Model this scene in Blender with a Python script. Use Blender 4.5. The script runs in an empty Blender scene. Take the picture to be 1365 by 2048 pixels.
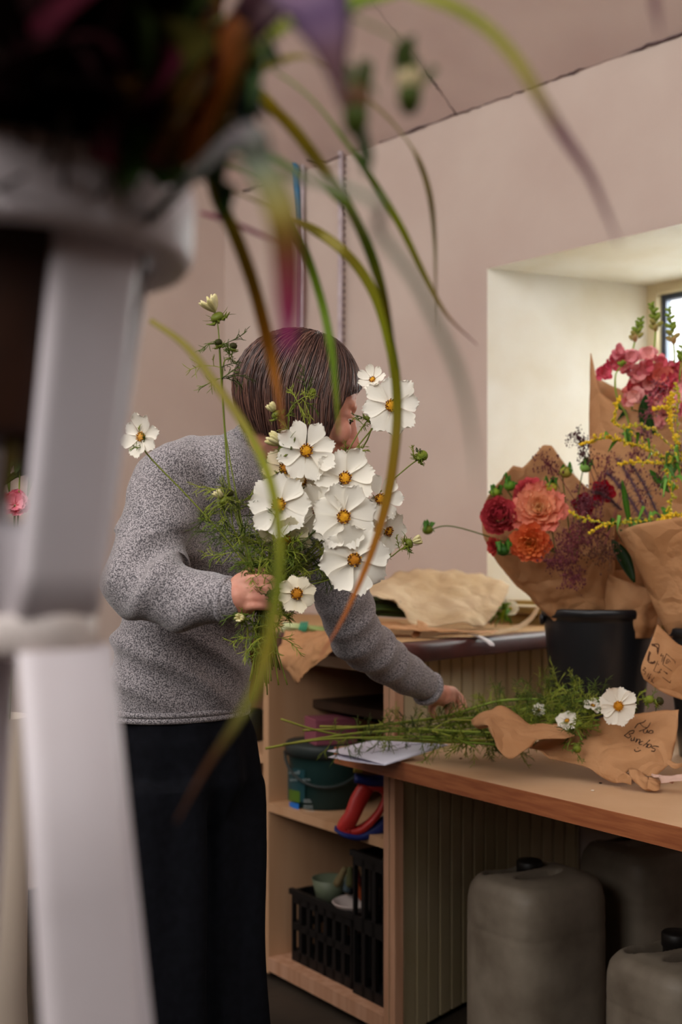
import bpy, bmesh, math, random
import numpy as np
from mathutils import Vector, Matrix, noise
random.seed(7)
SC = bpy.context.scene
COL = SC.collection
# ------------------------------------------------------------------ camera, light, exposure
F, H = 2350.0, 1.25            # focal length in pixels of a 1365x2048 frame, eye height
CX, CY = 682.5, 1120.0
cam = bpy.data.cameras.new('camera'); cam_o = bpy.data.objects.new('camera', cam); COL.objects.link(cam_o)
cam.sensor_fit = 'VERTICAL'; cam.sensor_height = 36; cam.sensor_width = 24
cam.lens = 36 * F / 2048; cam.shift_y = (CY - 1024) / 2048
cam_o.location = (0, 0, H); cam_o.rotation_euler = (math.pi / 2, 0, 0)
cam.dof.use_dof = True; cam.dof.focus_distance = 2.17; cam.dof.aperture_fstop = 2.8
cam.clip_start = 0.02
SC.camera = cam_o
SC.view_settings.view_transform = 'Standard'; SC.view_settings.look = 'None'
SC.view_settings.gamma = 1; SC.view_settings.use_curve_mapping = False
SC.view_settings.exposure = 0.0
w = bpy.data.worlds.new('overcast'); SC.world = w; w.use_nodes = True
bg = w.node_tree.nodes['Background']; bg.inputs[0].default_value = (1.0, 0.965, 0.93, 1); bg.inputs[1].default_value = 2.5
def area(name, loc, target, sx, sy, power, color):
    l = bpy.data.lights.new(name, 'AREA'); l.shape = 'RECTANGLE'; l.size = sx; l.size_y = sy
    l.energy = power; l.color = color
    o = bpy.data.objects.new(name, l); COL.objects.link(o); o.location = loc
    o.rotation_euler = (Vector(target) - Vector(loc)).to_track_quat('-Z', 'Y').to_euler()
    return o
# daylight through the deep window on the right, and an added fill lamp high behind the viewer
area('window_daylight', (1.85, 4.15, 2.0), (0.55, 3.0, 1.2), 1.1, 1.3, 46, (0.96, 1.0, 0.95))
area('room_fill', (-1.9, -0.8, 2.75), (0.0, 3.0, 1.3), 1.4, 1.6, 48, (1.0, 0.95, 0.91))

# ------------------------------------------------------------------ helpers
def P(px, py, Y): return Vector(((px - CX) * Y / F, Y, H - (py - CY) * Y / F))
def PZ(px, py, z):
    Y = (H - z) * F / (py - CY); return Vector(((px - CX) * Y / F, Y, z))
def lin(h, k=1.0):
    h = h.lstrip('#'); c = [int(h[i:i+2], 16) / 255 for i in (0, 2, 4)]
    return tuple(k * (x / 12.92 if x <= .04045 else ((x + .055) / 1.055) ** 2.4) for x in c) + (1,)
def mixc(a, b, t): return tuple(a[i] * (1 - t) + b[i] * t for i in range(4))
MATS = {}
def mat(name, col, rough=.7, col2=None, scale=20, detail=4, bump=0, bscale=None, stretch=(1,1,1), spec=.3, trans=0,
        sss=0, ramp=(.35, .65), metal=0, sheen=0, vc=False, alpha=1, coat=0, bdist=.004, crease=0):
    if name in MATS: return MATS[name]
    m = bpy.data.materials.new(name); m.use_nodes = True; MATS[name] = m
    nt = m.node_tree; b = nt.nodes['Principled BSDF']; N = nt.nodes.new; L = nt.links.new
    b.inputs['Roughness'].default_value = rough; b.inputs['Specular IOR Level'].default_value = spec
    b.inputs['Metallic'].default_value = metal; b.inputs['Coat Weight'].default_value = coat
    if isinstance(col, str): col = lin(col)
    if isinstance(col2, str): col2 = lin(col2)
    b.inputs['Base Color'].default_value = col
    if sheen: b.inputs['Sheen Weight'].default_value = sheen; b.inputs['Sheen Roughness'].default_value = .5
    if sss: b.inputs['Subsurface Weight'].default_value = sss; b.inputs['Subsurface Radius'].default_value = (.012, .005, .003); b.inputs['Subsurface Scale'].default_value = 1
    tc = N('ShaderNodeTexCoord'); mp = N('ShaderNodeMapping'); mp.inputs['Scale'].default_value = stretch; L(tc.outputs['Object'], mp.inputs['Vector'])
    src = None
    if vc:
        a = N('ShaderNodeAttribute'); a.attribute_name = 'Col'; src = a.outputs['Color']
    if col2 is not None:
        n = N('ShaderNodeTexNoise'); n.inputs['Scale'].default_value = scale; n.inputs['Detail'].default_value = detail; L(mp.outputs[0], n.inputs['Vector'])
        r = N('ShaderNodeValToRGB'); r.color_ramp.elements[0].position = ramp[0]; r.color_ramp.elements[1].position = ramp[1]
        r.color_ramp.elements[0].color = col; r.color_ramp.elements[1].color = col2; L(n.outputs['Fac'], r.inputs[0])
        if vc:
            mx = N('ShaderNodeMix'); mx.data_type = 'RGBA'; mx.blend_type = 'MULTIPLY'; mx.inputs[0].default_value = 1
            L(src, mx.inputs[6]); L(r.outputs[0], mx.inputs[7]); src = mx.outputs[2]
        else: src = r.outputs[0]
    if src is not None: L(src, b.inputs['Base Color'])
    if bump:
        n2 = N('ShaderNodeTexNoise'); n2.inputs['Scale'].default_value = bscale or scale; n2.inputs['Detail'].default_value = 5; L(mp.outputs[0], n2.inputs['Vector'])
        bp = N('ShaderNodeBump'); bp.inputs['Strength'].default_value = bump; bp.inputs['Distance'].default_value = bdist
        hs = n2.outputs['Fac']
        if crease:
            v = N('ShaderNodeTexVoronoi'); v.feature = 'DISTANCE_TO_EDGE'; v.inputs['Scale'].default_value = crease; mw = N('ShaderNodeMix'); mw.data_type = 'VECTOR'; mw.inputs[0].default_value = .12
            L(mp.outputs[0], mw.inputs[4]); L(n2.outputs['Color'], mw.inputs[5]); L(mw.outputs[1], v.inputs['Vector'])
            rm = N('ShaderNodeMapRange'); rm.inputs['From Max'].default_value = .22; L(v.outputs['Distance'], rm.inputs['Value'])
            ad = N('ShaderNodeMath'); ad.operation = 'MULTIPLY_ADD'; ad.inputs[1].default_value = .5; L(rm.outputs['Result'], ad.inputs[0]); L(n2.outputs['Fac'], ad.inputs[2]); hs = ad.outputs[0]
        L(hs, bp.inputs['Height']); L(bp.outputs[0], b.inputs['Normal'])
    if trans:
        t = N('ShaderNodeBsdfTranslucent'); mxs = N('ShaderNodeMixShader'); mxs.inputs[0].default_value = trans
        if src is not None: L(src, t.inputs['Color'])
        else: t.inputs['Color'].default_value = col
        L(b.outputs[0], mxs.inputs[1]); L(t.outputs[0], mxs.inputs[2]); L(mxs.outputs[0], nt.nodes['Material Output'].inputs[0])
    return m
class G:
    """collects vertices, faces and per-vertex colours"""
    def __init__(s): s.v = []; s.f = []; s.c = []
    def add(s, vs, fs, col=None):
        o = len(s.v); s.v += [tuple(x) for x in vs]; s.f += [tuple(i + o for i in f) for f in fs]
        if col is None: col = (1, 1, 1, 1)
        s.c += (list(col) if isinstance(col, list) else [col] * len(vs))
    def box(s, lo, hi, B=None, col=None):
        x0, y0, z0 = lo; x1, y1, z1 = hi
        vs = [Vector(p) for p in ((x0,y0,z0),(x1,y0,z0),(x1,y1,z0),(x0,y1,z0),(x0,y0,z1),(x1,y0,z1),(x1,y1,z1),(x0,y1,z1))]
        if B: vs = [B @ p for p in vs]
        s.add(vs, [(0,3,2,1),(4,5,6,7),(0,1,5,4),(1,2,6,5),(2,3,7,6),(3,0,4,7)], col)
    def prism(s, poly, z0, z1, col=None):
        n = len(poly)
        s.add([(p[0], p[1], z0) for p in poly] + [(p[0], p[1], z1) for p in poly],
              [tuple(range(n))[::-1], tuple(range(n, 2*n))] + [(i, (i+1) % n, n + (i+1) % n, n + i) for i in range(n)], col)
    def grid(s, rows, closed=False, col=None, flip=False):
        n = len(rows[0]); fs = []
        for i in range(len(rows) - 1):
            for j in range(n if closed else n - 1):
                q = (i*n+j, i*n+(j+1) % n, (i+1)*n+(j+1) % n, (i+1)*n+j); fs.append(q[::-1] if flip else q)
        s.add([p for r in rows for p in r], fs, col)
    def tube(s, pts, rad, n=6, cap=True, col=None):
        pts = [Vector(p) for p in pts]; m = len(pts)
        if not isinstance(rad, (list, tuple)): rad = [rad] * m
        t = (pts[1] - pts[0]).normalized(); u = t.orthogonal().normalized(); rows = []; cc = []
        for i in range(m):
            tn = (pts[min(i+1, m-1)] - pts[max(i-1, 0)])
            tn = tn.normalized() if tn.length > 1e-9 else t
            u = (u - tn * u.dot(tn)); u = u.normalized() if u.length > 1e-6 else tn.orthogonal().normalized()
            w_ = tn.cross(u); t = tn
            rows.append([pts[i] + (u * math.cos(a) + w_ * math.sin(a)) * rad[i] for a in [2*math.pi*k/n for k in range(n)]])
            if isinstance(col, list): cc += [col[i]] * n
        o = len(s.v); s.grid(rows, True, cc if isinstance(col, list) else col)
        if cap: s.f.append(tuple(o + k for k in range(n))[::-1]); s.f.append(tuple(o + (m-1)*n + k for k in range(n)))
    def ell(s, c, r, R=None, seg=12, rings=8, col=None):
        if not isinstance(r, (tuple, list)): r = (r, r, r)
        vs = []; c = Vector(c)
        for i in range(1, rings):
            th = math.pi * i / rings
            for k in range(seg):
                a = 2*math.pi*k/seg; vs.append(Vector((r[0]*math.sin(th)*math.cos(a), r[1]*math.sin(th)*math.sin(a), r[2]*math.cos(th))))
        vs += [Vector((0,0,r[2])), Vector((0,0,-r[2]))]
        if R: vs = [R @ v for v in vs]
        fs = [(i*seg+k, i*seg+(k+1) % seg, (i+1)*seg+(k+1) % seg, (i+1)*seg+k)[::-1] for i in range(rings-2) for k in range(seg)]
        T = (rings-1)*seg
        fs += [(k, (k+1) % seg, T)  for k in range(seg)] + [((rings-2)*seg+(k+1) % seg, (rings-2)*seg+k, T+1) for k in range(seg)]
        s.add([c + v for v in vs], fs, col)
    def cone(s, a, b, ra, rb, n=14):      # capsule with two radii, closed (for unions)
        a = Vector(a); b = Vector(b); d = (b - a); L_ = d.length; d.normalize()
        pts = []; rr = []
        for th in (85, 60, 35, 12): pts.append(a - d * ra * math.sin(math.radians(th))); rr.append(ra * math.cos(math.radians(th)))
        for k in range(0, 5): pts.append(a.lerp(b, k/4)); rr.append(ra + (rb-ra) * k/4)
        for th in (12, 35, 60, 85): pts.append(b + d * rb * math.sin(math.radians(th))); rr.append(rb * math.cos(math.radians(th)))
        s.tube(pts, rr, n)
    def lathe(s, prof, c, n=32, R=None, col=None):
        rows = []
        c = Vector(c)
        for r, z in prof:
            ring = [Vector((r*math.cos(2*math.pi*k/n), r*math.sin(2*math.pi*k/n), z)) for k in range(n)]
            rows.append([c + (R @ p if R else p) for p in ring])
        s.grid(rows, True, col)
ORG = {}
def tag(o, label=None, cat=None, group=None, kind=None):
    if label: o['label'] = label
    if cat: o['category'] = cat
    if group: o['group'] = group
    if kind: o['kind'] = kind
    return o
def thing(name, loc, label, cat, group=None):
    o = bpy.data.objects.new(name, None); o.empty_display_size = .02; COL.objects.link(o); o.location = Vector(loc)
    ORG[o] = Vector(loc); return tag(o, label, cat, group)
def obj(name, g, m, parent=None, smooth=True, label=None, cat=None, group=None, kind=None, sub=0, bevel=0, solid=0):
    """ONE mesh object from a G (world coordinates)"""
    vs = np.array([tuple(v) for v in g.v], dtype=float)
    if parent is not None: org = ORG[parent]
    else: org = Vector(((vs[:,0].min()+vs[:,0].max())/2, (vs[:,1].min()+vs[:,1].max())/2, vs[:,2].min()))
    vs = vs - np.array(org)
    me = bpy.data.meshes.new(name); me.from_pydata(vs.tolist(), [], g.f); me.update()
    if m is not None: me.materials.append(m)
    if g.c and any(c != (1,1,1,1) for c in g.c):
        ca = me.color_attributes.new('Col', 'FLOAT_COLOR', 'POINT')
        ca.data.foreach_set('color', np.array(g.c, dtype=np.float32).ravel())
    if smooth: me.polygons.foreach_set('use_smooth', [True] * len(me.polygons))
    o = bpy.data.objects.new(name, me); COL.objects.link(o)
    if parent is not None:
        o.parent = parent
        if parent.type != 'EMPTY': pass
    else: o.location = org
    ORG[o] = org
    if solid: md = o.modifiers.new('solid', 'SOLIDIFY'); md.thickness = solid; md.offset = 0
    if bevel: md = o.modifiers.new('bevel', 'BEVEL'); md.width = bevel; md.segments = 2; md.limit_method = 'ANGLE'; md.angle_limit = .6
    if sub: md = o.modifiers.new('sub', 'SUBSURF'); md.levels = sub; md.render_levels = sub
    return tag(o, label, cat, group, kind)
def remeshed(g, voxel, smooth_it=3):
    """union of closed shapes -> one continuous surface; returns G"""
    me = bpy.data.meshes.new('tmp'); me.from_pydata([tuple(v) for v in g.v], [], g.f); me.update()
    o = bpy.data.objects.new('tmp', me); COL.objects.link(o)
    md = o.modifiers.new('r', 'REMESH'); md.mode = 'VOXEL'; md.voxel_size = voxel; md.use_smooth_shade = True
    if smooth_it: s = o.modifiers.new('s', 'SMOOTH'); s.iterations = smooth_it; s.factor = .5
    dg = bpy.context.evaluated_depsgraph_get(); ev = o.evaluated_get(dg); m2 = bpy.data.meshes.new_from_object(ev)
    n = len(m2.vertices); vs = np.zeros(n*3); m2.vertices.foreach_get('co', vs); vs = vs.reshape(-1, 3)
    ns = np.zeros(n*3); m2.vertices.foreach_get('normal', ns); ns = ns.reshape(-1, 3)
    r = G(); r.add(vs.tolist(), [tuple(p.vertices) for p in m2.polygons]); r.n = ns
    bpy.data.objects.remove(o); bpy.data.meshes.remove(me); bpy.data.meshes.remove(m2)
    return r
def spline(pts, k=6):
    """Catmull-Rom through points (any dimension)"""
    p = [np.array(tuple(x), dtype=float) for x in pts]; p = [2*p[0]-p[1]] + p + [2*p[-1]-p[-2]]; out = []
    for i in range(1, len(p)-2):
        a, b, c, d = p[i-1], p[i], p[i+1], p[i+2]
        for j in range(k):
            t = j/k; out.append(.5*((2*b)+(c-a)*t+(2*a-5*b+4*c-d)*t*t+(3*b-a-3*c+d)*t**3))
    out.append(p[-2]); return out
def R_(a, b): return random.uniform(a, b)
def rv(k=1): return Vector((R_(-1,1), R_(-1,1), R_(-1,1))) * k
def basis(n, up=Vector((0,0,1)), roll=0):
    n = Vector(n).normalized(); u = up.cross(n); u = u.normalized() if u.length > 1e-4 else n.orthogonal().normalized(); v = n.cross(u)
    if roll: u, v = u*math.cos(roll)+v*math.sin(roll), v*math.cos(roll)-u*math.sin(roll)
    return Matrix((u, v, n)).transposed()
# ------------------------------------------------------------------ materials
M_wall = mat('plaster_pink', '#c8b7ac', .9, '#bca79d', 2.2, 8, .6, 9, ramp=(.3, .7))
M_reveal = mat('plaster_cream', '#e4e1d8', .9, '#d6cdb9', 3, 8, .5, 12)
M_ceil = mat('plaster_ceiling', '#d8c4bb', .9, '#c9b1aa', 3, 10, .5, 14, ramp=(.3, .8))
M_floor = mat('concrete_floor', '#3a3026', .8, '#2a231b', 5, 8, .4, 30)
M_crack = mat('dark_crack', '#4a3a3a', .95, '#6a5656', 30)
M_wood = mat('pale_ply', '#c39a77', .6, '#b38863', 9, 6, .15, 40, stretch=(1, 1, .12))
M_woodedge = mat('ply_edge', '#c2967a', .6, '#ae8062', 14, 6, .15, 40, stretch=(2.5, 2.5, .2))
M_desk = mat('desk_top_wood', '#cfaa86', .5, '#c39c76', 14, 9, .08, 60, stretch=(.5, .5, 1), ramp=(.3, .75))
M_deskedge = mat('desk_edge_wood', '#a5643e', .5, '#8c4f30', 30, 6, .15, 40, stretch=(.35, .35, 4))
M_bead = mat('beadboard_paint', '#a8987a', .65, '#9c8c69', 4, 5, .1, 20)
M_lip = mat('counter_lip', '#5a332e', .5, '#432622', 12, 4, .05, spec=.3)
M_counter = mat('counter_cork', '#c09a6c', .8, '#a07a50', 120, 3, .2, 120)
M_dark = mat('dark_recess_wood', '#4a3323', .8, '#3a281c', 8)
M_sill = mat('sill_wood', '#9a7a3e', .5, '#7d6230', 10, 5, stretch=(.3, 1, 1))
M_sillw = mat('sill_cream', '#ddd0b0', .8, '#cfc09c', 6)
# ------------------------------------------------------------------ room
W0 = Vector((.492, 3.95, 0)); wr = Vector((.69, -.724, 0)).normalized(); wi = Vector((.724, .69, 0)).normalized()
ZC = 2.78
def WP(u, d, z): return W0 + wr*u + wi*d + Vector((0, 0, z))
OP = (0, 1.2, 1.10, 2.23)      # window opening on the wall face: u0,u1,z0,z1
INN = (.275, 1.06, 1.12, 2.215); DEP = .56
def rough_grid(p00, p10, p11, p01, nu, nv, amp, seed=0):
    rows = []
    for j in range(nv+1):
        r = []
        for i in range(nu+1):
            a = p00.lerp(p10, i/nu); b = p01.lerp(p11, i/nu); p = a.lerp(b, j/nv)
            n = (p10-p00).cross(p01-p00).normalized()
            e = 0 if (i in (0, nu) or j in (0, nv)) else 1
            r.append(p + n*amp*e*noise.noise(p*1.7+Vector((seed, 0, 0))))
        rows.append(r)
    return rows
g = G()
def quad(g, a, b, c, d, n=14, amp=.006): g.grid(rough_grid(a, b, c, d, n, n, amp))
quad(g, WP(-1.428,0,0), WP(0,0,0), WP(0,0,ZC), WP(-1.428,0,ZC), 24, .012)
quad(g, WP(0,0,0), WP(OP[1],0,0), WP(OP[1],0,OP[2]), WP(0,0,OP[2]))
quad(g, WP(0,0,OP[3]), WP(OP[1],0,OP[3]), WP(OP[1],0,ZC), WP(0,0,ZC), 20, .012)
quad(g, WP(OP[1],0,0), WP(3.6,0,0), WP(3.6,0,ZC), WP(OP[1],0,ZC))
obj('wall_back', g, M_wall, kind='structure')
g = G()
o_ = [WP(OP[0],0,OP[2]), WP(OP[1],0,OP[2]), WP(OP[1],0,OP[3]), WP(OP[0],0,OP[3])]
i_ = [WP(INN[0],DEP,INN[2]), WP(INN[1],DEP,INN[2]), WP(INN[1],DEP,INN[3]), WP(INN[0],DEP,INN[3])]
for k in (1, 2, 3): quad(g, o_[k], o_[(k+1) % 4], i_[(k+1) % 4], i_[k], 14, .007)
g2 = G(); quad(g2, o_[0], o_[1], i_[1], i_[0], 4, 0)
win = thing('window_1', WP(.6, .5, 1.1), None, None); tag(win, kind='structure')
obj('reveal', g, M_reveal, win)
obj('window_ledge', g2, M_sillw, win)
# frame: cream casing, grey metal frame, panes
Bw = Matrix((wr, wi, Vector((0,0,1)))).transposed().to_4x4(); Bw.translation = W0
def frame_rect(g, u0, u1, z0, z1, wd, d0, d1):
    g.box((u0, d0, z0), (u0+wd, d1, z1), Bw); g.box((u1-wd, d0, z0), (u1, d1, z1), Bw)
    g.box((u0+wd, d0, z0), (u1-wd, d1, z0+wd), Bw); g.box((u0+wd, d0, z1-wd), (u1-wd, d1, z1), Bw)
g = G(); frame_rect(g, INN[0]-.02, INN[1]+.02, INN[2]-.02, INN[3]+.02, .055, DEP-.01, DEP+.07); obj('casing', g, M_sillw, win, False, bevel=.003)
g = G(); frame_rect(g, INN[0]+.033, INN[1]-.033, INN[2]+.033, INN[3]-.033, .022, DEP+.02, DEP+.05)
g.box((.66, DEP+.02, INN[2]+.05), (.68, DEP+.05, INN[3]-.05), Bw)
obj('window_frame', g, mat('frame_metal', '#4c5566', .4, metal=.3), win, False)
gl = bpy.data.materials.new('window_glass'); gl.use_nodes = True
pb = gl.node_tree.nodes['Principled BSDF']; pb.inputs['Transmission Weight'].default_value = 1; pb.inputs['Roughness'].default_value = .02; pb.inputs['IOR'].default_value = 1.05
pb.inputs['Base Color'].default_value = (.95, .98, 1, 1)
g = G(); g.box((INN[0]+.05, DEP+.033, INN[2]+.05), (INN[1]-.05, DEP+.037, INN[3]-.05), Bw); obj('pane', g, gl, win, False)
# sill boards
g = G(); g.box((.0, -.02, 1.075), (1.2, .05, 1.098), Bw); g.box((.0, .05, 1.09), (1.2, .12, 1.115), Bw); g.box((.0, .0, 1.03), (1.2, .012, 1.075), Bw)
obj('trim_1', g, M_sill, kind='structure', smooth=False, bevel=.003)
# left end wall, from the corner toward the viewer's left
C1 = WP(-1.428, 0, 0); wl = Vector((-.80, -.60, 0)).normalized()
g = G(); quad(g, C1+wl*3.2, C1, C1+Vector((0,0,ZC+.02)), C1+wl*3.2+Vector((0,0,ZC+1.9)), 24, .012)
obj('wall_left', g, M_wall, kind='structure')
# sloping ceiling rising towards the viewer
def CP(u, s): return WP(u, -s, ZC + .65*s)
g = G(); quad(g, CP(-3.6,-.04), CP(3.6,-.04), CP(3.6,3.6), CP(-3.6,3.6), 40, .01); obj('ceiling', g, M_ceil, kind='structure')
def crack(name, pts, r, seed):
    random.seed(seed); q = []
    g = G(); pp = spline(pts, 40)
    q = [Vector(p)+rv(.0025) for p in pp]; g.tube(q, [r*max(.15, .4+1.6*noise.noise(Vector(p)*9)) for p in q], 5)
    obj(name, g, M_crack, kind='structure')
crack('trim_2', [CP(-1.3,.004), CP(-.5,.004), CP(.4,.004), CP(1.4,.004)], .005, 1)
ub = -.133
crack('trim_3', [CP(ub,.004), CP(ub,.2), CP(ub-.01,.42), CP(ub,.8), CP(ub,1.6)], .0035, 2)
g = G(); g.box((-4, -3, -.05), (5, 6, 0)); obj('floor', g, M_floor, kind='structure', smooth=False)
# rest of the room, unseen: dark walls added to block low light, open above
g = G(); g.box((-3.2, -1.7, 0), (3.6, -1.6, 3.1)); obj('wall_front', g, M_dark, kind='structure', smooth=False)
g = G(); g.box((3.0, -1.6, 0), (3.1, 1.25, 2.8)); obj('wall_right', g, M_dark, kind='structure', smooth=False)
g = G(); g.box((-3.2, -1.6, 0), (-3.1, 3.05, 2.7)); obj('wall_side', g, M_dark, kind='structure', smooth=False)
# ------------------------------------------------------------------ counter unit
C0 = Vector((.137, 3.0, 0)); a_ = Vector((-.584, .812, 0)).normalized(); b_ = Vector((.812, .584, 0)).normalized()
Bc = Matrix((a_, b_, Vector((0,0,1)))).transposed().to_4x4(); Bc.translation = C0   # local: along face (left/back), depth, up
cab = thing('shelf_counter', C0 + a_*.6 + b_*.25, 'cream beadboard shop counter with open shelves and a curved dark brown lip', 'counter')
ZT = 1.04
def cbox(name, lo, hi, m, **k):
    g = G(); g.box(lo, hi, Bc); return obj(name, g, m, cab, False, bevel=.002, **k)
cbox('upright', (0, 0, .02), (.047, .03, .995), M_woodedge)
cbox('upright', (.605, 0, .02), (.635, .45, .995), M_wood)
cbox('upright', (1.22, 0, .02), (1.25, .45, .995), M_wood)
cbox('base_board', (.635, 0, .03), (1.22, .45, .07), M_woodedge)
cbox('shelf', (.635, .002, .64), (1.22, .45, .665), M_wood)
cbox('shelf', (.635, .05, .40), (1.22, .45, .42), M_wood)
cbox('apron', (.047, .0, .955), (.605, .02, .995), mat('apron_cream', '#cbb79a', .6))
def cpoly(name, z0, z1, m, b0=.002):
    g = G(); g.prism([tuple(Bc @ Vector((x, y, 0))) for x, y in ((.605, b0), (.047, b0), (.075, .1), (.16, .45), (.605, .45))], z0, z1)
    return obj(name, g, m, cab, False)
cpoly('base_board', .03, .07, M_woodedge, 0); cpoly('shelf', .503, .528, M_wood); cpoly('shelf', .80, .825, M_dark, .16)
cbox('back_panel', (0.17, .45, .02), (1.25, .465, .995), M_dark)
# curved beadboard
bead = [(.137, 3.004), (.20, 3.085), (.27, 3.175), (.36, 3.285), (.47, 3.41), (.60, 3.535), (.74, 3.66)]
bs = spline(bead, 60); g = G(); rows = []
acc = 0; prev = None; top = []; bot = []
for i, p in enumerate(bs):
    p = Vector((p[0], p[1], 0)); q = bs[min(i+1, len(bs)-1)]; r = bs[max(i-1, 0)]
    t = Vector((q[0]-r[0], q[1]-r[1], 0)).normalized(); n = Vector((t.y, -t.x, 0))
    if prev is not None: acc += (p-prev).length
    prev = p; ph = (acc+.018) % .056
    d = -.014 if ph < .0065 else (-.002 if ph < .009 else 0)
    top.append((p + n*d, p + n*d - n*.018))
rows = [[a + Vector((0,0,z)) for a, b in top] for z in (.02, .5, 1.0)]
g.grid(rows); g.grid([[b + Vector((0,0,z)) for a, b in top] for z in (.02, .5, 1.0)], flip=True)
obj('beadboard', g, M_bead, cab, False)
# dark grooves are real recesses; lip and top
lip = [(-.60, 3.94), (-.10, 3.245), (.10, 2.965), (.135, 2.935), (.175, 2.935), (.222, 2.975), (.31, 3.085), (.40, 3.185), (.583, 3.405), (.70, 3.53), (.775, 3.64)]
ls = [Vector((p[0], p[1], 0)) for p in (lip[:2] + [tuple(x) for x in spline(lip[1:], 6)][1:])]
back = [Vector((.755, 3.665, 0)), Vector((.485, 3.945, 0)), Vector((-.33, 4.80, 0))]
def offs(pl, d):
    out = []
    for i, p in enumerate(pl):
        t = (pl[min(i+1, len(pl)-1)] - pl[max(i-1, 0)]).normalized(); out.append(p + Vector((t.y, -t.x, 0))*-d)
    return out
g = G(); prof = [(.03, .992), (.004, .992), (0, .997), (0, 1.028), (.003, 1.036), (.012, ZT), (.04, ZT+.001)]
g.grid([[p + Vector((0,0,z)) for p in offs(ls, d)] for d, z in prof]); obj('counter_lip', g, M_lip, cab)
g = G(); g.prism([tuple(p) for p in (offs(ls, .025) + back)], 1.0, ZT); obj('counter_top', g, M_counter, cab, False)
# ------------------------------------------------------------------ low desk
ZD = .76
fr = lambda s, o=0.0: Vector((.133, 2.859, 0)) + Vector((.565, -.825, 0)).normalized()*s + b_*o
dp = [fr(-.262), fr(0), fr(1.9), fr(1.9, .9), Vector((.775, 3.60, 0)), Vector((.61, 3.50, 0)), Vector((.48, 3.385, 0)), Vector((.37, 3.265, 0)), Vector((.28, 3.155, 0)), Vector((.21, 3.065, 0)), Vector((.15, 2.99, 0)), fr(0, .083), fr(-.27, .083)]
desk = thing('work_desk', fr(.9, .3), 'low pale wooden work desk with a reddish brown edge beside the beadboard counter', 'desk')
g = G(); g.prism([tuple(p) for p in dp[::-1]], ZD-.036, ZD); obj('desk_top', g, M_desk, desk, False)
g = G(); e = [fr(-.262), fr(0), fr(1.9)]
g.grid([[p - b_*.003 + Vector((0,0,z)) for p in e] for z in (ZD-.041, ZD+.0005)]); g.grid([[p - b_*o + Vector((0,0,ZD+.0005)) for p in e] for o in (.003, -.001)])
obj('edge_strip', g, M_deskedge, desk, False, solid=.002)
g = G(); g.box((fr(1.6).x, fr(1.6, .2).y, 0), (fr(1.6).x+.05, fr(1.6, .2).y+.05, ZD-.037)); obj('leg', g, M_woodedge, desk, False)
g = G(); q = fr(.62, .62); g.box((q.x, q.y, 0), (q.x+.02, q.y+.02, ZD-.037)); obj('leg', g, M_dark, desk, False)
# ------------------------------------------------------------------ hanging poles on the wall
def wallpt(px, py, off=.02):      # point on the window wall
    r = Vector(((px-CX)/F, 1, -(py-CY)/F)); n = wi
    t = (W0 - wi*off).dot(n) / Vector((r.x, r.y, 0)).dot(n); return Vector((0,0,H)) + r*t
def pole(name, px, y0, y1, r, m, label, cat='pole'):
    a = wallpt(px, y0); b = wallpt(px-4, y1)
    g = G(); g.tube([a, a.lerp(b,.3)+wi*-.004, a.lerp(b,.7), b], r, 8); return tag(obj(name, g, m), label, cat)
M_polew = mat('pole_white', '#c9bcc0', .5, '#ab9ba0', 18)
t = thing('wall_pole', wallpt(595, 1180), 'slim blue and mauve pole standing against the pink wall', 'pole')
g = G(); a = wallpt(590, 316, .03); b = wallpt(597, 445, .03); g.tube([a, b], .0135, 8); obj('sleeve', g, mat('blue_sleeve', '#1f6f9c', .4), t, label='blue upper sleeve')
g = G(); c = wallpt(594, 1185, .03); g.tube([b, c], .010, 8); obj('shaft', g, mat('pole_mauve', '#8d7078', .6), t)
g = G(); g.ell(a+Vector((-.02,0,.0)), (.028,.012,.014)); obj('cap', g, mat('black_cap', '#1d2320', .5), t, label='black cap')
pole('wall_pole', 606, 318, 1185, .008, M_polew, 'thin pale pole close beside the blue pole on the wall')
t2 = thing('wall_rail', wallpt(684, 1185), 'white flat rail with a black slotted edge on the pink wall', 'rail')
g = G(); g.tube([wallpt(682, 303), wallpt(679, 1185)], .010, 8); obj('rail_body', g, M_polew, t2)
g = G()
for k in range(60):
    y0 = 312 + k*14; g.tube([wallpt(691 - k*.12, y0, .028), wallpt(691 - k*.12, y0+9, .028)], .0035, 5)
obj('slotted_edge', g, M_crack, t2, label='black slotted edge')
g = G(); g.tube([wallpt(606, 318, .03), wallpt(650, 326, .05), wallpt(680, 312, .03)], .004, 5); tag(obj('hanging_wire', g, M_crack), 'short dark wire strung between the blue pole and the white rail', 'wire')
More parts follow.
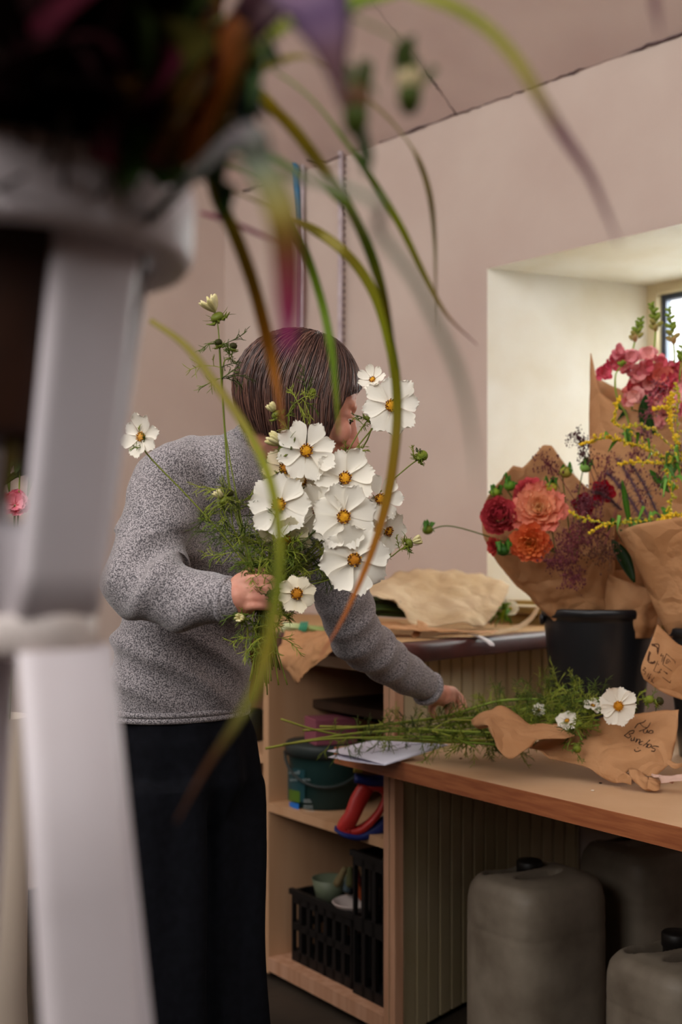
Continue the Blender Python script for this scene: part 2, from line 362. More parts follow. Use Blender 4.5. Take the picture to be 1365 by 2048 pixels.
# ------------------------------------------------------------------ white flower stand close to the lens
KF = .80
def yk(Y): return Y*KF if Y < .95 else (Y - .19*(1.3-Y)/.35 if Y < 1.3 else Y)
def PF(px, py, Y): return P(px, py, yk(Y))
def zk(z): return H + (z-H)*KF
SCn = Vector((-.262*KF, .95*KF, 0))
M_white = mat('stand_white', '#d3ccd2', .45, '#c9c0c3', 5, 4, .1, 20)
stand = thing('flower_stand', SCn, 'tall white hourglass flower stand, very near on the left', 'flower stand')
g = G(); zt, zb = zk(1.552), zk(1.492)
g.lathe([(r*KF, z) for r, z in [(.108, zb), (.136, zb-.003), (.141, zb+.003), (.143, zt-.008), (.140, zt), (.134, zt+.001), (.122, zt-.01), (.118, zb+.008), (.108, zb)]], SCn, 64); obj('rim', g, M_white, stand)
g = G(); g.lathe([(r*KF, zk(z)) for r, z in [(0, 1.178), (.060, 1.176), (.064, 1.180), (.064, 1.204), (.060, 1.208), (0, 1.208)]], SCn, 48); obj('waist_shelf', g, mat('stand_waist', '#cfc6c4', .5, '#b5a79c', 9), stand)
g = G(); g.lathe([(.042, zk(1.206)), (.040, 1.262), (.036, 1.270), (.028, 1.274), (0, 1.275)], SCn, 40); obj('hub', g, M_white, stand)
def leg(az, z0, r0, z1, r1, w0, w1, th=.016):
    rd = Vector((math.cos(az), math.sin(az), 0)); tg = Vector((-rd.y, rd.x, 0)); g = G(); rows = []
    for k in range(9):
        f = k/8; z = z0+(z1-z0)*f; r = r0+(r1-r0)*f; w_ = w0+(w1-w0)*f
        c = SCn + rd*r + Vector((0,0,z)); ring = []
        for i in range(12):
            a = 2*math.pi*i/12; ca, sa = math.cos(a), math.sin(a)
            ring.append(c + tg*(w_/2)*math.copysign(abs(ca)**.45, ca) + rd*(th/2)*math.copysign(abs(sa)**.6, sa))
        rows.append(ring)
    g.grid(rows, True); n = len(rows[0]); g.f.append(tuple(range(n))[::-1]); g.f.append(tuple(8*n+i for i in range(n)))
    obj('leg', g, M_white, stand)
for q in range(4):
    az = -.68 + q*math.pi/2
    leg(az, zb+.005, .102*KF, zk(1.206), .050*KF, .080*KF, .072*KF)
    leg(az, zk(1.180), .060*KF, .0, .198, .082*KF, .099)
# inner pot hanging in the ring
pot = thing('stem_pot', SCn + Vector((0,0,zk(1.345))), 'dark brown pot of stems held inside the white flower stand', 'pot')
g = G(); g.lathe([(r*KF, zk(z)) for r, z in [(0, 1.345), (.060, 1.345), (.066, 1.352), (.104, 1.50), (.106, 1.515), (.100, 1.515), (.096, 1.50)]], SCn, 40); obj('pot_wall', g, mat('pot_dark', '#22120e', .55, '#3a2013', 12), pot)
# ------------------------------------------------------------------ blades and leaves
M_blade = mat('grass_blade', '#ffffff', .45, trans=.35, vc=True)
M_leaf = mat('leaf_vc', '#ffffff', .5, trans=.15, vc=True, spec=.25)
def blade_g(g, pts, wid, cols, fold=.25, nrm=Vector((0,-1,.1))):
    """arching strap leaf: keeled section with real thickness, colour along its length"""
    pp = [Vector(p) for p in spline(pts, 8)]; m = len(pp); rows = []; cc = []
    for i, p in enumerate(pp):
        f = i/(m-1); t = (pp[min(i+1, m-1)]-pp[max(i-1, 0)]).normalized(); s = t.cross(nrm).normalized(); n = s.cross(t)
        x = f*(len(wid)-1); k = min(int(x), len(wid)-2); w_ = wid[k]+(wid[k+1]-wid[k])*(x-k)
        x = f*(len(cols)-1); k = min(int(x), len(cols)-2); c = mixc(cols[k], cols[k+1], x-k)
        th = max(.0004, w_*.05)
        rows.append([p - s*w_/2, p - s*w_/4 - n*w_*fold*.35, p - n*w_*fold*.6, p + s*w_/4 - n*w_*fold*.35, p + s*w_/2, p + s*w_/4 - n*(w_*fold*.35-th), p - n*(w_*fold*.6-th), p - s*w_/4 - n*(w_*fold*.35-th)])
        cc += [c]*8
    g.grid(rows, True, cc)
def px_(lst): return [P(*p) for p in lst]
def pxf(lst): return [PF(*p) for p in lst]
OL, YG, GR, OR_, PU, MG, BR, GY = lin('#8a7d1c'), lin('#9aa01e'), lin('#6c8418'), lin('#c8792a'), lin('#7a4f58'), lin('#94325a'), lin('#5d3a22'), lin('#77806a')
root = SCn + Vector((.024, -.008, zk(1.50)))
def gblade(pts, w, cols, label, start=True):
    pts = pxf(pts); w *= .9
    if start: pts = [root + Vector((R_(-.02,.03), R_(-.03,.03), 0)), root + Vector((.05, 0, .06)), ] + pts
    g = G(); blade_g(g, pts, [w*.6] + [w]*5 + [w*.55, w*.12], cols); return tag(obj('ornamental_grass', g, M_blade), label, 'grass blade')
gblade([(560,60,.9),(740,-25,.86),(860,-5,.84),(960,45,.84),(1030,115,.84),(1080,195,.84),(1130,275,.84),(1180,350,.84),(1215,430,.84),(1240,490,.84)], .0085, [GR,YG,YG,YG,lin('#b0a545'),PU,PU,PU], 'yellow green grass blade with purple tip, arching highest and farthest right')
gblade([(590,440,1.25),(690,505,1.27),(750,590,1.28),(783,700,1.29),(795,800,1.3),(790,900,1.3),(772,1010,1.3),(738,1120,1.3),(690,1230,1.3),(640,1315,1.3)], .0125, [OL,OL,OL,YG,OL,lin('#a07818'),OR_,lin('#b06a52')], 'long olive grass blade turning orange, hanging lowest in front of the white cosmos')
gblade([(490,130,1.0),(565,152,1.05),(630,205,1.1),(685,275,1.15),(745,360,1.2),(800,450,1.22),(850,550,1.24),(895,630,1.25),(955,690,1.26)], .0085, [GR,YG,lin('#7d9c12'),lin('#7d9c12'),GR,YG,lin('#9c8030'),lin('#8a5560')], 'bright green grass blade with mauve tip ending beside the window wall')
gblade([(560,122,1.0),(650,135,1.05),(725,190,1.1),(790,250,1.15),(835,315,1.2),(860,390,1.22),(870,480,1.24),(872,570,1.25),(877,665,1.26)], .0065, [OL,OL,OL,OL,lin('#a09048'),lin('#ab9c7a'),lin('#a88a72')], 'slender olive grass blade arching over and dropping straight down to a dry tip')
gblade([(470,175,1.05),(560,230,1.08),(635,320,1.1),(690,400,1.14),(735,490,1.18),(765,580,1.2),(782,660,1.22),(795,740,1.24)], .012, [YG,lin('#a8a018'),lin('#a89012'),OL,GR,OL,GR], 'broad yellow green grass blade arching over the blue pole')
gblade([(500,300,1.0),(600,345,1.05),(660,385,1.1),(705,420,1.12),(740,480,1.15)], .010, [GR,lin('#7a9a55'),GR,GR], 'short green grass blade crossing the blue pole')
gblade([(405,330,1.0),(440,405,1.03),(475,480,1.05),(510,580,1.08),(540,700,1.1),(558,800,1.1),(570,880,1.1)], .0125, [OL,OL,OL,lin('#a08418'),lin('#d08a30'),lin('#c8865a')], 'orange and olive grass blade hanging in front of the brown hair')
gblade([(520,360,1.15),(600,480,1.2),(640,590,1.22),(662,690,1.22),(672,780,1.22),(678,870,1.22)], .0095, [GR,GR,GR,lin('#749222'),lin('#749222'),YG], 'narrow green grass blade drooping over the side of the head')
gblade([(300,640,1.22),(372,692,1.2),(440,780,1.18),(500,870,1.15),(540,960,1.11),(558,1060,1.06),(556,1160,1.02),(540,1270,.98),(515,1370,.96),(470,1450,.94),(410,1540,.94),(352,1645,.94)], .0092, [OL,OL,OL,YG,YG,lin('#7d8c1c'),OL,lin('#70701a'),BR,BR], 'widest olive grass blade sweeping past the bouquet down to the dark trousers', False)
gblade([(700,380,.72),(760,465,.72),(830,560,.72),(880,660,.72),(922,760,.72),(945,870,.72),(955,980,.72)], .0050, [OL,GY,GY,GY,GY], 'faint grey green grass blade blurred in front of the pink wall')
gblade([(400,425,1.1),(450,440,1.1),(505,462,1.1),(565,492,1.1)], .0045, [MG,lin('#7a3450'),MG], 'thin magenta grass blade lying across the orange one', False)
gblade([(1000,-170,.8),(1180,-120,.8),(1290,-60,.8),(1312,20,.8),(1322,75,.8)], .005, [GR,PU,PU,PU], 'purple grass tip poking in at the top right', False)
# the broad drooping leaf, grey above and magenta at its tip
g = G(); blade_g(g, [root + Vector((.05,-.01,.0))] + pxf([(470,275,.74),(520,330,.72),(562,420,.70),(575,520,.70),(577,610,.70),(575,705,.70)]), [0.0080,0.0128,0.0152,0.0160,0.0144,0.0120,0.0032], [lin('#4d5a3a'),lin('#6c6468'),lin('#66705a'),lin('#8a7a1c'),lin('#7a3a2c'),lin('#8a2448'),lin('#9c2870')], .3)
tag(obj('strap_foliage', g, M_blade), 'broad drooping leaf, grey at the bend and magenta at its tip', 'leaf')
# purple-bronze leaf top centre
g = G(); blade_g(g, [root + Vector((.02,-.01,.03)),  PF(480,60,.80)] + pxf([(560,-60,.78),(620,-20,.76),(650,50,.76),(668,120,.76),(688,220,.76)]), [0.0064,0.0240,0.0400,0.0384,0.0288,0.0144,0.0024], [lin('#301a1c'),lin('#4c2c34'),lin('#5c4054'),lin('#6e5478'),lin('#5c3a44'),lin('#4a2a28')], .3)
tag(obj('bronze_foliage', g, M_leaf), 'large bronze purple leaf hanging at the top centre', 'leaf')
# dark burgundy mass of leaves filling the stand's top
def broad_leaf(g, base, tip, w_, col, droop=.02, nrm=None):
    base = Vector(base); tip = Vector(tip); mid = base.lerp(tip, .5) + Vector((0,0,droop)) + rv(.01)
    pp = [Vector(p) for p in spline([base, mid, tip], 6)]; m = len(pp); d = (tip-base).normalized()
    n = nrm or (Vector((R_(-.6,.6), -1, R_(-.6,.6)))).normalized(); s = d.cross(n).normalized(); rows = []; cc = []
    for i, p in enumerate(pp):
        f = i/(m-1); hw = w_/2*math.sin(math.pi*min(1, f*.93+.04))**.8
        rows.append([p - s*hw + n*hw*.25, p - s*hw*.5 + n*hw*.05, p, p + s*hw*.5 + n*hw*.05, p + s*hw + n*hw*.25])
        hl = tuple(min(1, x*1.5) for x in col[:3])+(1,); cc += [col, mixc(col,hl,.3), hl, mixc(col,hl,.3), col]
    g.grid(rows, False, cc)
random.seed(11)
DK = [lin('#1c0a0c'), lin('#280c12'), lin('#120808'), lin('#160c08'), lin('#360c18')]
M_mass = mat('dark_leaf', '#ffffff', .85, vc=True, spec=.04)
k = 0
while k < 190:
    tx, ty = R_(-120, 470), R_(-160, 290)
    if tx > 300 and ty > 520 - tx*.8: continue
    Yt = R_(.74, 1.02); col = random.choice(DK); tip =  PF(tx, ty, Yt)
    if tx > 250 and random.random() < .4: col = random.choice([lin('#2c280a'), lin('#3f280a'), lin('#1c240a')])
    base = root + Vector((R_(-.09,.04), R_(-.07,.07), R_(-.03,.02))); base = base.lerp(tip, .25)
    st = thing('burgundy_stem', base, 'dark burgundy leafy stem packed into the white flower stand', 'foliage', 'dark burgundy stems in the white stand')
    g = G(); broad_leaf(g, base, tip, R_(.055,.085), col); broad_leaf(g, base, base.lerp(tip,.75)+rv(.03), R_(.04,.06), random.choice(DK)); 
    g.v = [(x, y, max(z, zt+.003)) for x,y,z in g.v]; obj('leaves', g, M_mass, st, solid=.0006)
    g = G(); g.tube([root + Vector((R_(-.05,.03), R_(-.04,.04), -.02)), base, base.lerp(tip,.6)], .0016, 5); obj('stem', g, mat('stem_dark', '#2a1a12', .6), st); k += 1
# upright orange and olive blades among them
for (x0, y0, x1, y1, w_, c1, c2, lb) in ((370,330,500,0,.020,lin('#6c3a10'),lin('#b8641c'),'broad orange brown blade rising at the right edge of the dark foliage'),
        (330,340,420,30,.014,lin('#3a2a10'),lin('#7a4a14'),'dull amber blade rising inside the dark foliage'),
        (300,330,440,120,.012,lin('#4a1a18'),lin('#6a4a12'),'russet blade leaning right inside the dark foliage'),
        (420,330,540,-40,.010,lin('#2a4a10'),lin('#8a5a1c'),'green based blade beside the broad orange one'),
        (210,330,240,200,.016,lin('#7a1030'),lin('#4a0c20'),'crimson blade low in the dark foliage above the rim')):
    g = G(); blade_g(g, pxf([(x0,y0,.82),((x0+x1)/2-12,(y0+y1)/2,.80),(x1,y1,.80)]), [w_,w_,w_*.9,w_*.4], [c1,c2,c2]); tag(obj('ornamental_grass', g, M_blade), lb, 'grass blade')
# green leafy sprigs at the rim
def sprig(px, py, Y, n, spread, cols, lw, label, down=0):
    c =  PF(px, py, Y); t = thing('green_sprig', c, label, 'sprig')
    g = G()
    for k in range(n):
        b = c + rv(spread*.25); broad_leaf(g, b, b + Vector((R_(-1,1), R_(-.5,.5), R_(-.8,.6)-down))*spread, lw*R_(.6,1.1), random.choice(cols))
    obj('leaves', g, M_leaf, t, solid=.0005)
    g = G(); g.tube([root + Vector((R_(-.02,.02),0,0)), (root+c)/2 + Vector((0,0,.015)), c], .0018, 5); obj('stem', g, mat('stem_green', '#5a6b25', .6), t)
DG = [lin('#1e3a16'), lin('#2f4f1a'), lin('#243a2a'), lin('#3a5a20')]
sprig(430, 352, .86, 10, .028, DG, .022, 'dark green sprig drooping over the right side of the white rim')
sprig(310, 330, .84, 8, .024, [lin('#2a4a12'), lin('#3a5210')], .02, 'green sprig spilling over the middle of the white rim')
sprig(490, 235, .86, 8, .022, [lin('#2c4446'), lin('#3a5252'), lin('#22382e')], .02, 'blue green sprig just above the grey drooping leaf')
sprig(470, 170, .85, 7, .024, DG, .018, 'mid green sprig at the right edge of the dark foliage')
sprig(500, 100, .87, 6, .02, DG, .016, 'green sprig under the cream bud at the top')
sprig(350, 70, .84, 6, .022, [lin('#1e3016'), lin('#2c4446')], .016, 'small green sprig buried high in the dark foliage')
def blur_bud(px, py, Y, r, top, label, dy=1):
    c =  PF(px, py, Y); t = thing('flower_bud', c, label, 'flower bud')
    g = G(); g.ell(c + Vector((0,0,r*.5)), (r, r, r*1.3), col=top); obj('petals', g, M_leaf, t)
    g = G(); g.ell(c - Vector((0,0,r*.7)), (r*.95, r*.95, r*1.5), col=lin('#4a5a16'))
    for k in range(7):
        a = k*.9; broad_leaf(g, c - Vector((0,0,r)), c + Vector((math.cos(a)*r*1.5, math.sin(a)*r*1.5, r*.6)), r*.7, lin('#3a4a12'))
    obj('calyx', g, M_leaf, t)
    g = G(); g.tube(spline([root + Vector((.03,0,0)), root.lerp(c, .55) + Vector((0,0,.09)), c + Vector((-.01,0,.03)), c - Vector((0,0,r))], 6), .0009, 5); obj('stem', g, mat('stem_green', '#5a6b25', .6), t)
blur_bud(820, 175, .86, .0075, lin('#d8c494'), 'cream bud hanging by itself in front of the ceiling')
blur_bud(712, 215, .84, .0080, lin('#7a5232'), 'brown bud hanging below the bronze purple leaf')
blur_bud(508, 85, .84, .0070, lin('#c4b07c'), 'cream bud at the top edge of the dark foliage')
g = G(); blade_g(g, pxf([(712,215,.86),(722,260,.86),(732,310,.86),(732,350,.86)]), [.003,.007,.009,.004], [lin('#3a5a26'),lin('#2a4a12'),lin('#3a5a16')]); tag(obj('trailing_foliage', g, M_leaf), 'small dark green leaf hanging under the brown bud', 'leaf')
g = G(); blade_g(g, pxf([(680,20,.9),(720,-6,.9),(760,-10,.9),(800,-14,.9)]), [.012,.014,.010,.004], [GR,GR,YG]); tag(obj('trailing_foliage', g, M_leaf), 'small green leaf at the top edge right of the bronze leaf', 'leaf')
# dark drooping foliage seen in the gap between the stand's legs
for k, (x, yb, w_, c, lb) in enumerate(((60,960,.030,lin('#2a1210'),'darkest leaf hanging between the white stand legs'),(86,760,.012,lin('#6a5210'),'olive blade hanging along the inner side of the white leg'),(20,1010,.020,lin('#5a4812'),'long ochre blade hanging at the far left edge'),(30,840,.034,lin('#1c0c0c'),'blackish leaf behind the ochre blade at the left edge'))):
    g = G(); blade_g(g, pxf([(x+34,420,.90),(x+30,540,.90),(x+20,(540+yb)/2,.90),(x-14,yb,.90)]), [w_,w_,w_,w_*.2], [c, c]); tag(obj('trailing_foliage', g, M_blade), lb, 'leaf')
# ------------------------------------------------------------------ person
def loft(g, secs, n=36):
    rows = []
    for c, ra, rb, A, Bv in secs: rows.append([c + A*ra*math.cos(2*math.pi*k/n) + Bv*rb*math.sin(2*math.pi*k/n) for k in range(n)])
    o = len(g.v); g.grid(rows, True); m = len(rows)
    g.f.append(tuple(o+k for k in range(n))[::-1]); g.f.append(tuple(o+(m-1)*n+k for k in range(n)))
sA = Vector((.73, .68, 0)).normalized(); sB = Vector((.68, -.73, 0)).normalized()
lean = (P(505,915,2.35) - P(372,1425,2.36)).normalized()
hf = Vector((math.cos(.32)*math.cos(.12), math.cos(.32)*math.sin(.12), -math.sin(.32)))
hl = Vector((-math.sin(.12), math.cos(.12), 0)); hu = hf.cross(hl)
HM = Matrix((hf, hl, hu)).transposed(); HO = P(614, 790, 2.27)
def hp(x, y, z): return HO + HM @ Vector((x*1.04, y*1.04, z*1.04))
WR, ER, SR = P(458,1198,1.985), P(270,1172,2.07), P(345,962,2.19)
SL, EL, WL = P(630,1035,2.43), P(712,1272,2.60), P(872,1390,2.83)
g = G()
g.ell(hp(0,0,0), (.097,.076,.100), HM, 24, 16); g.ell(hp(.042,0,-.058), (.060,.056,.080), HM, 20, 14)
g.ell(hp(.070,0,-.116), (.030,.030,.024), HM)
for s in (-1, 1):
    g.cone(hp(.0,s*.048,-.065), hp(.066,s*.018,-.118), .024, .019); g.ell(hp(.078,s*.036,-.05), (.022,.022,.026), HM)
    g.ell(hp(-.002,s*.078,-.035), (.018,.008,.030), HM); g.ell(hp(.103,s*.0105,-.064), (.010,.007,.008), HM)
g.ell(hp(.080,0,.004), (.018,.046,.015), HM)
for s in (-1, 1): g.ell(hp(.080,s*.031,-.017), (.0125,.014,.010), HM)
g.cone(hp(.094,0,-.015), hp(.113,0,-.058), .0075, .0105); g.ell(hp(.114,0,-.062), (.0115,.0115,.0105), HM)
g.ell(hp(.100,0,-.089), (.010,.022,.0065), HM); g.ell(hp(.098,0,-.099), (.010,.020,.007), HM)
g.cone(hp(-.022,0,-.075), P(518,912,2.35), .050, .055)
loft(g, [(P(372,1450,2.37),.115,.075,sA,sB),(P(385,1290,2.36),.12,.09,sA,sB),(P(455,1060,2.34),.15,.10,sA,sB),(P(500,930,2.34),.09,.06,sA,sB)])
g.cone(P(500,930,2.35), SR, .05, .05); g.cone(P(500,930,2.35), SL, .05, .05)
for A, Bq, r0, r1 in ((SR,ER,.046,.038),(ER,WR,.040,.026),(SL,EL,.046,.038),(EL,WL,.040,.026)): g.cone(A, Bq, r0, r1)
for s, hx in ((-1, P(322,1480,2.30)), (1, P(430,1480,2.42))):
    ft = Vector((hx.x-.01, hx.y, .09)); g.cone(hx, Vector((hx.x,hx.y,.50)), .062, .055); g.cone(Vector((hx.x,hx.y,.50)), ft, .055, .038); g.cone(ft - Vector((0,0,.04)), ft + sB*.13 - Vector((0,0,.05)), .04, .03)
# near hand closed round the stems: palm, five separate fingers
def finger(g, pts, r0, r1):
    pp = [Vector(p) for p in spline(pts, 3)]; n = len(pp)
    for i in range(n-1):
        a = r0+(r1-r0)*i/(n-1); b = r0+(r1-r0)*(i+1)/(n-1); g.cone(pp[i], pp[i+1], a, b, 10)
g.cone(WR, P(478,1192,1.982), .024, .028)
g.ell(P(488,1188,1.980), (.030,.020,.038), None, 16, 12)
for (y, l, r) in ((1158,0,.0100),(1176,3,.0104),(1194,1,.0102),(1211,-5,.0088)):
    finger(g, px_([(490,y+3,1.972),(514+l,y,1.962),(535+l,y+1,1.966),(545+l,y+3,1.984),(538+l,y+4,2.004),(520+l,y+4,2.010)]), r, r*.82)
finger(g, px_([(478,1170,1.985),(492,1152,1.990),(510,1143,1.997),(527,1144,2.003)]), .0125, .0095)
# far hand reaching to the stems on the desk
g.cone(WL, P(890,1392,2.855), .022, .022)
g.cone(P(888,1388,2.85), P(903,1388,2.89), .022, .020); g.cone(P(885,1396,2.84), P(898,1400,2.86), .020, .018)
finger(g, px_([(906,1382,2.895),(920,1392,2.905),(927,1404,2.905),(931,1416,2.90)]), .0095, .0075)
finger(g, px_([(902,1388,2.88),(915,1397,2.89),(921,1409,2.89),(923,1421,2.885)]), .0100, .0078)
finger(g, px_([(896,1396,2.865),(905,1406,2.87),(908,1418,2.87),(908,1428,2.865)]), .0096, .0078)
finger(g, px_([(888,1400,2.85),(894,1411,2.85),(896,1421,2.85),(894,1430,2.85)]), .0086, .0070)
finger(g, px_([(876,1398,2.835),(866,1410,2.835),(864,1421,2.84),(869,1431,2.845)]), .0110, .0085)
bd = remeshed(g, .0034, 4)
M_skin = mat('skin', '#d49a84', .5, '#c4826e', 25, 4, .05, 200, sss=.15, spec=.35)
person = obj('person', bd, M_skin)
tag(person, 'person with a brown bob in a grey jumper, holding cosmos and reaching to the desk', 'person')
# eyes
for s in (-1, 1):
    g = G(); g.ell(hp(.0815, s*.031, -.023), .0105, HM); e = obj('eye', g, mat('eye_white', '#e6dcd4', .2), person)
    g = G(); g.ell(hp(.0900, s*.0315, -.027), (.003,.005,.005), HM); g.ell(hp(.090, s*.032, -.0235), (.006,.012,.0018), HM); obj('lashes', g, mat('iris_dark', '#2a1c14', .3), person)
# jumper
def near(p, q, r): return math.exp(-((p-q).length/r)**2)
g = G()
loft(g, [(P(362,1428,2.36),.146,.108,sA,sB),(P(362,1412,2.36),.150,.112,sA,sB),(P(364,1380,2.36),.152,.114,sA,sB),(P(370,1300,2.355),.147,.108,sA,sB),(P(400,1180,2.35),.158,.112,sA,sB),(P(440,1080,2.345),.175,.118,sA,sB),(P(470,1000,2.34),.180,.115,sA,sB),(P(492,940,2.34),.13,.09,sA,sB),(P(508,900,2.345),.07,.065,sA,sB)])
g.cone(P(502,918,2.345), SR + Vector((.0,.0,.0)), .060, .070, 20); g.cone(P(510,925,2.36), SL, .060, .070, 20)
g.cone(P(430,955,2.24), P(480,985,2.30), .085, .08, 20)
g.cone(SR, ER, .071, .059, 20); g.cone(ER, P(350,1190,2.03), .060, .058, 20); g.cone(P(350,1190,2.03), P(452,1200,1.99), .058, .0405, 20)
g.cone(P(330,1050,2.16), P(400,1130,2.26), .05, .05)
g.cone(SL, EL, .072, .060, 20); g.cone(EL, P(780,1328,2.70), .060, .053, 20); g.cone(P(780,1328,2.70), P(843,1366,2.788), .053, .043, 20)
sw = remeshed(g, .0062, 14)
cr = [(P(332,1128,2.08), .10), (P(300,1150,2.02), .09), (P(300,1310,2.25), .16), (P(420,1330,2.25), .16), (P(760,1290,2.6), .16), (P(395,1215,2.0), .08)]
out = []
for v, n in zip(sw.v, sw.n):
    p = Vector(v); nn = Vector(n); inf = .5
    for c, r in cr: inf = max(inf, 1.25*near(p, c, r))
    wv = p + Vector((noise.noise(p*5), noise.noise(p*5+Vector((9,0,0))), noise.noise(p*5+Vector((0,9,0)))))*.05
    if p.z < 1.16 and p.x < -.15 and p.y > 2.12:   # torso: diagonal pulls
        u = wv.dot(Vector((.55, .1, 1.0)).normalized())
    elif p.x > -.09: u = wv.dot((WL-SL).normalized())
    elif p.y < 2.14 and p.z < 1.3: u = wv.dot(Vector((.72, 0, -.69)))
    else: u = wv.dot(Vector((.45, -.3, .85)))
    d = (.5 + .5*math.sin(u*88))**1.6 * .017 * (.75+.9*noise.noise(p*7+Vector((3,3,3)))) + noise.noise(p*11)*.007
    edge = (1 - near(p, P(452,1200,1.99), .05)*.8) * (.45 if p.x > -.06 and p.y > 2.4 else 1)
    out.append(tuple(p + nn*(d*inf*edge - .002)))
sw.v = out
M_knit = mat('grey_marl_knit', '#545155', .95, '#b6afb2', 400, 1, .4, 400, ramp=(.38, .64), sheen=.35, spec=.1)
jm = obj('jumper', sw, M_knit, person)
g = G()
def ring(c, A, Bv, ra, rb, r, n=40):
    pts = [c + A*ra*math.cos(2*math.pi*k/n) + Bv*rb*math.sin(2*math.pi*k/n) for k in range(n+1)]; g.tube(pts, r, 8, False)
ring(P(362,1426,2.36), sA, sB, .147, .109, .0065); ring(P(362,1415,2.36), sA, sB, .1485, .1105, .006); obj('hem', g, M_knit, person)
for A, B2, q in ((P(454,1200,1.989), P(350,1190,2.03), .034), (P(856,1377,2.806), EL, .036)):
    Bm = basis((A-B2).normalized()); g = G(); ring(A, Bm.col[0], Bm.col[1], q, q, .008); obj('cuff', g, M_knit, person)
Bm = basis((hp(-.03,0,-.075) - P(512,912,2.35)).normalized()); g = G(); ring(P(524,896,2.345), Bm.col[0], Bm.col[1], .058, .058, .009); obj('collar', g, M_knit, person)
# trousers
g = G()
loft(g, [(P(362,1400,2.36),.135,.10,sA,sB),(P(370,1470,2.36),.152,.118,sA,sB),(P(378,1560,2.36),.155,.115,sA,sB),(P(382,1640,2.36),.12,.07,sA,sB)])
for hx, off in ((P(316,1560,2.29), -.012), (P(432,1560,2.42), .010)):
    loft(g, [(Vector((hx.x,hx.y,hx.z)),.092,.100,sA,sB),(Vector((hx.x,hx.y,.5)),.096,.108,sA,sB),(Vector((hx.x+off,hx.y,.07)),.105,.116,sA,sB)])
tr = remeshed(g, .008, 5); out = []
for v, n in zip(tr.v, tr.n):
    p = Vector(v); nn = Vector(n); az = math.atan2(p.y-2.36, p.x+.31)
    d = .008*math.sin(az*9 + 3*noise.noise(p*2)) + .005*noise.noise(Vector((p.x*14, p.y*14, p.z*3)))
    out.append(tuple(p + nn*d*min(1, max(0, (1.0-p.z)*4))))
tr.v = out
obj('trousers', tr, mat('trouser_black', '#101117', .9, '#0b0c11', 60, spec=.1), person)
for hx in (P(318,1560,2.29), P(432,1560,2.42)):
    g = G(); c = Vector((hx.x, hx.y, 0)); g.cone(c+Vector((0,0,.042)), c+sB*.15+Vector((0,0,.036)), .042, .034, 16); obj('shoe', remeshed(g, .006, 3), mat('shoe_dark', '#201c1c', .5), person)
# hair: a bob, combed cap plus individual strands
def down_l(): return HM.inverted() @ Vector((0,0,-1))
DL = down_l()
def hairpt(th, t, ex=0.0):
    at = abs(th); fr_ = max(0, min(1, (at - .75)/.45))          # 0 = fringe, 1 = hanging bob
    pm = math.radians(66 + 19*min(1, at/.8)); pm = pm + (math.radians(98)-pm)*fr_
    Lh = fr_*(.088 + .022*max(0, min(1, (2.4-at)/1.0)))
    f1 = 1.0 + (.60-1.0)*fr_
    ph = pm*min(1, t/f1)
    rx = (.124 if math.cos(th) < 0 else .104)+ex; ry = .090+ex; rz = .110+ex
    p = Vector((-.010 + rx*math.sin(ph)*math.cos(th), ry*math.sin(ph)*math.sin(th), .002 + rz*math.cos(ph)))
    if t > f1 and fr_ > .03:
        q = (t-f1)/(1-f1); inw = Vector((-math.cos(th), -math.sin(th), 0)); p = p + DL*Lh*q + inw*(.018*q*q - .012*q*(1-q))
    return p
g = G(); rows = []
NT = 64
for i in range(25):
    t = i/24; rows.append([hp(*hairpt(-math.pi + 2*math.pi*k/NT, max(t, .004))) for k in range(NT)])
g.grid(rows, True); hair = obj('hair', g, mat('hair_brown', '#3c2520', .45, '#5a3a30', 60, 3, .3, 140, stretch=(1,1,.2)), person, solid=.008)
g = G(); random.seed(3)
for k in range(2600):
    th = R_(-math.pi, math.pi); t0 = R_(.02, .35); ex = R_(.001, .0065); te = R_(.93, 1.03); dth = R_(-.10,.10); pts = []
    for j in range(9):
        t = t0 + (te-t0)*j/8; w_ = math.sin(j*.8+k)*.004
        pts.append(hp(*hairpt(th + dth*t + w_, t, ex + .0015*math.sin(j+k))))
    c = mixc(lin('#2e1b18'), lin('#7a5548'), random.random()**1.7)
    g.tube(pts, [.0005]+[.0011]*7+[.0003], 3, False, c)
sm = mat('hair_strand', '#ffffff', .38, vc=True, spec=.5); obj('hair_strands', g, sm, person, kind='stuff')
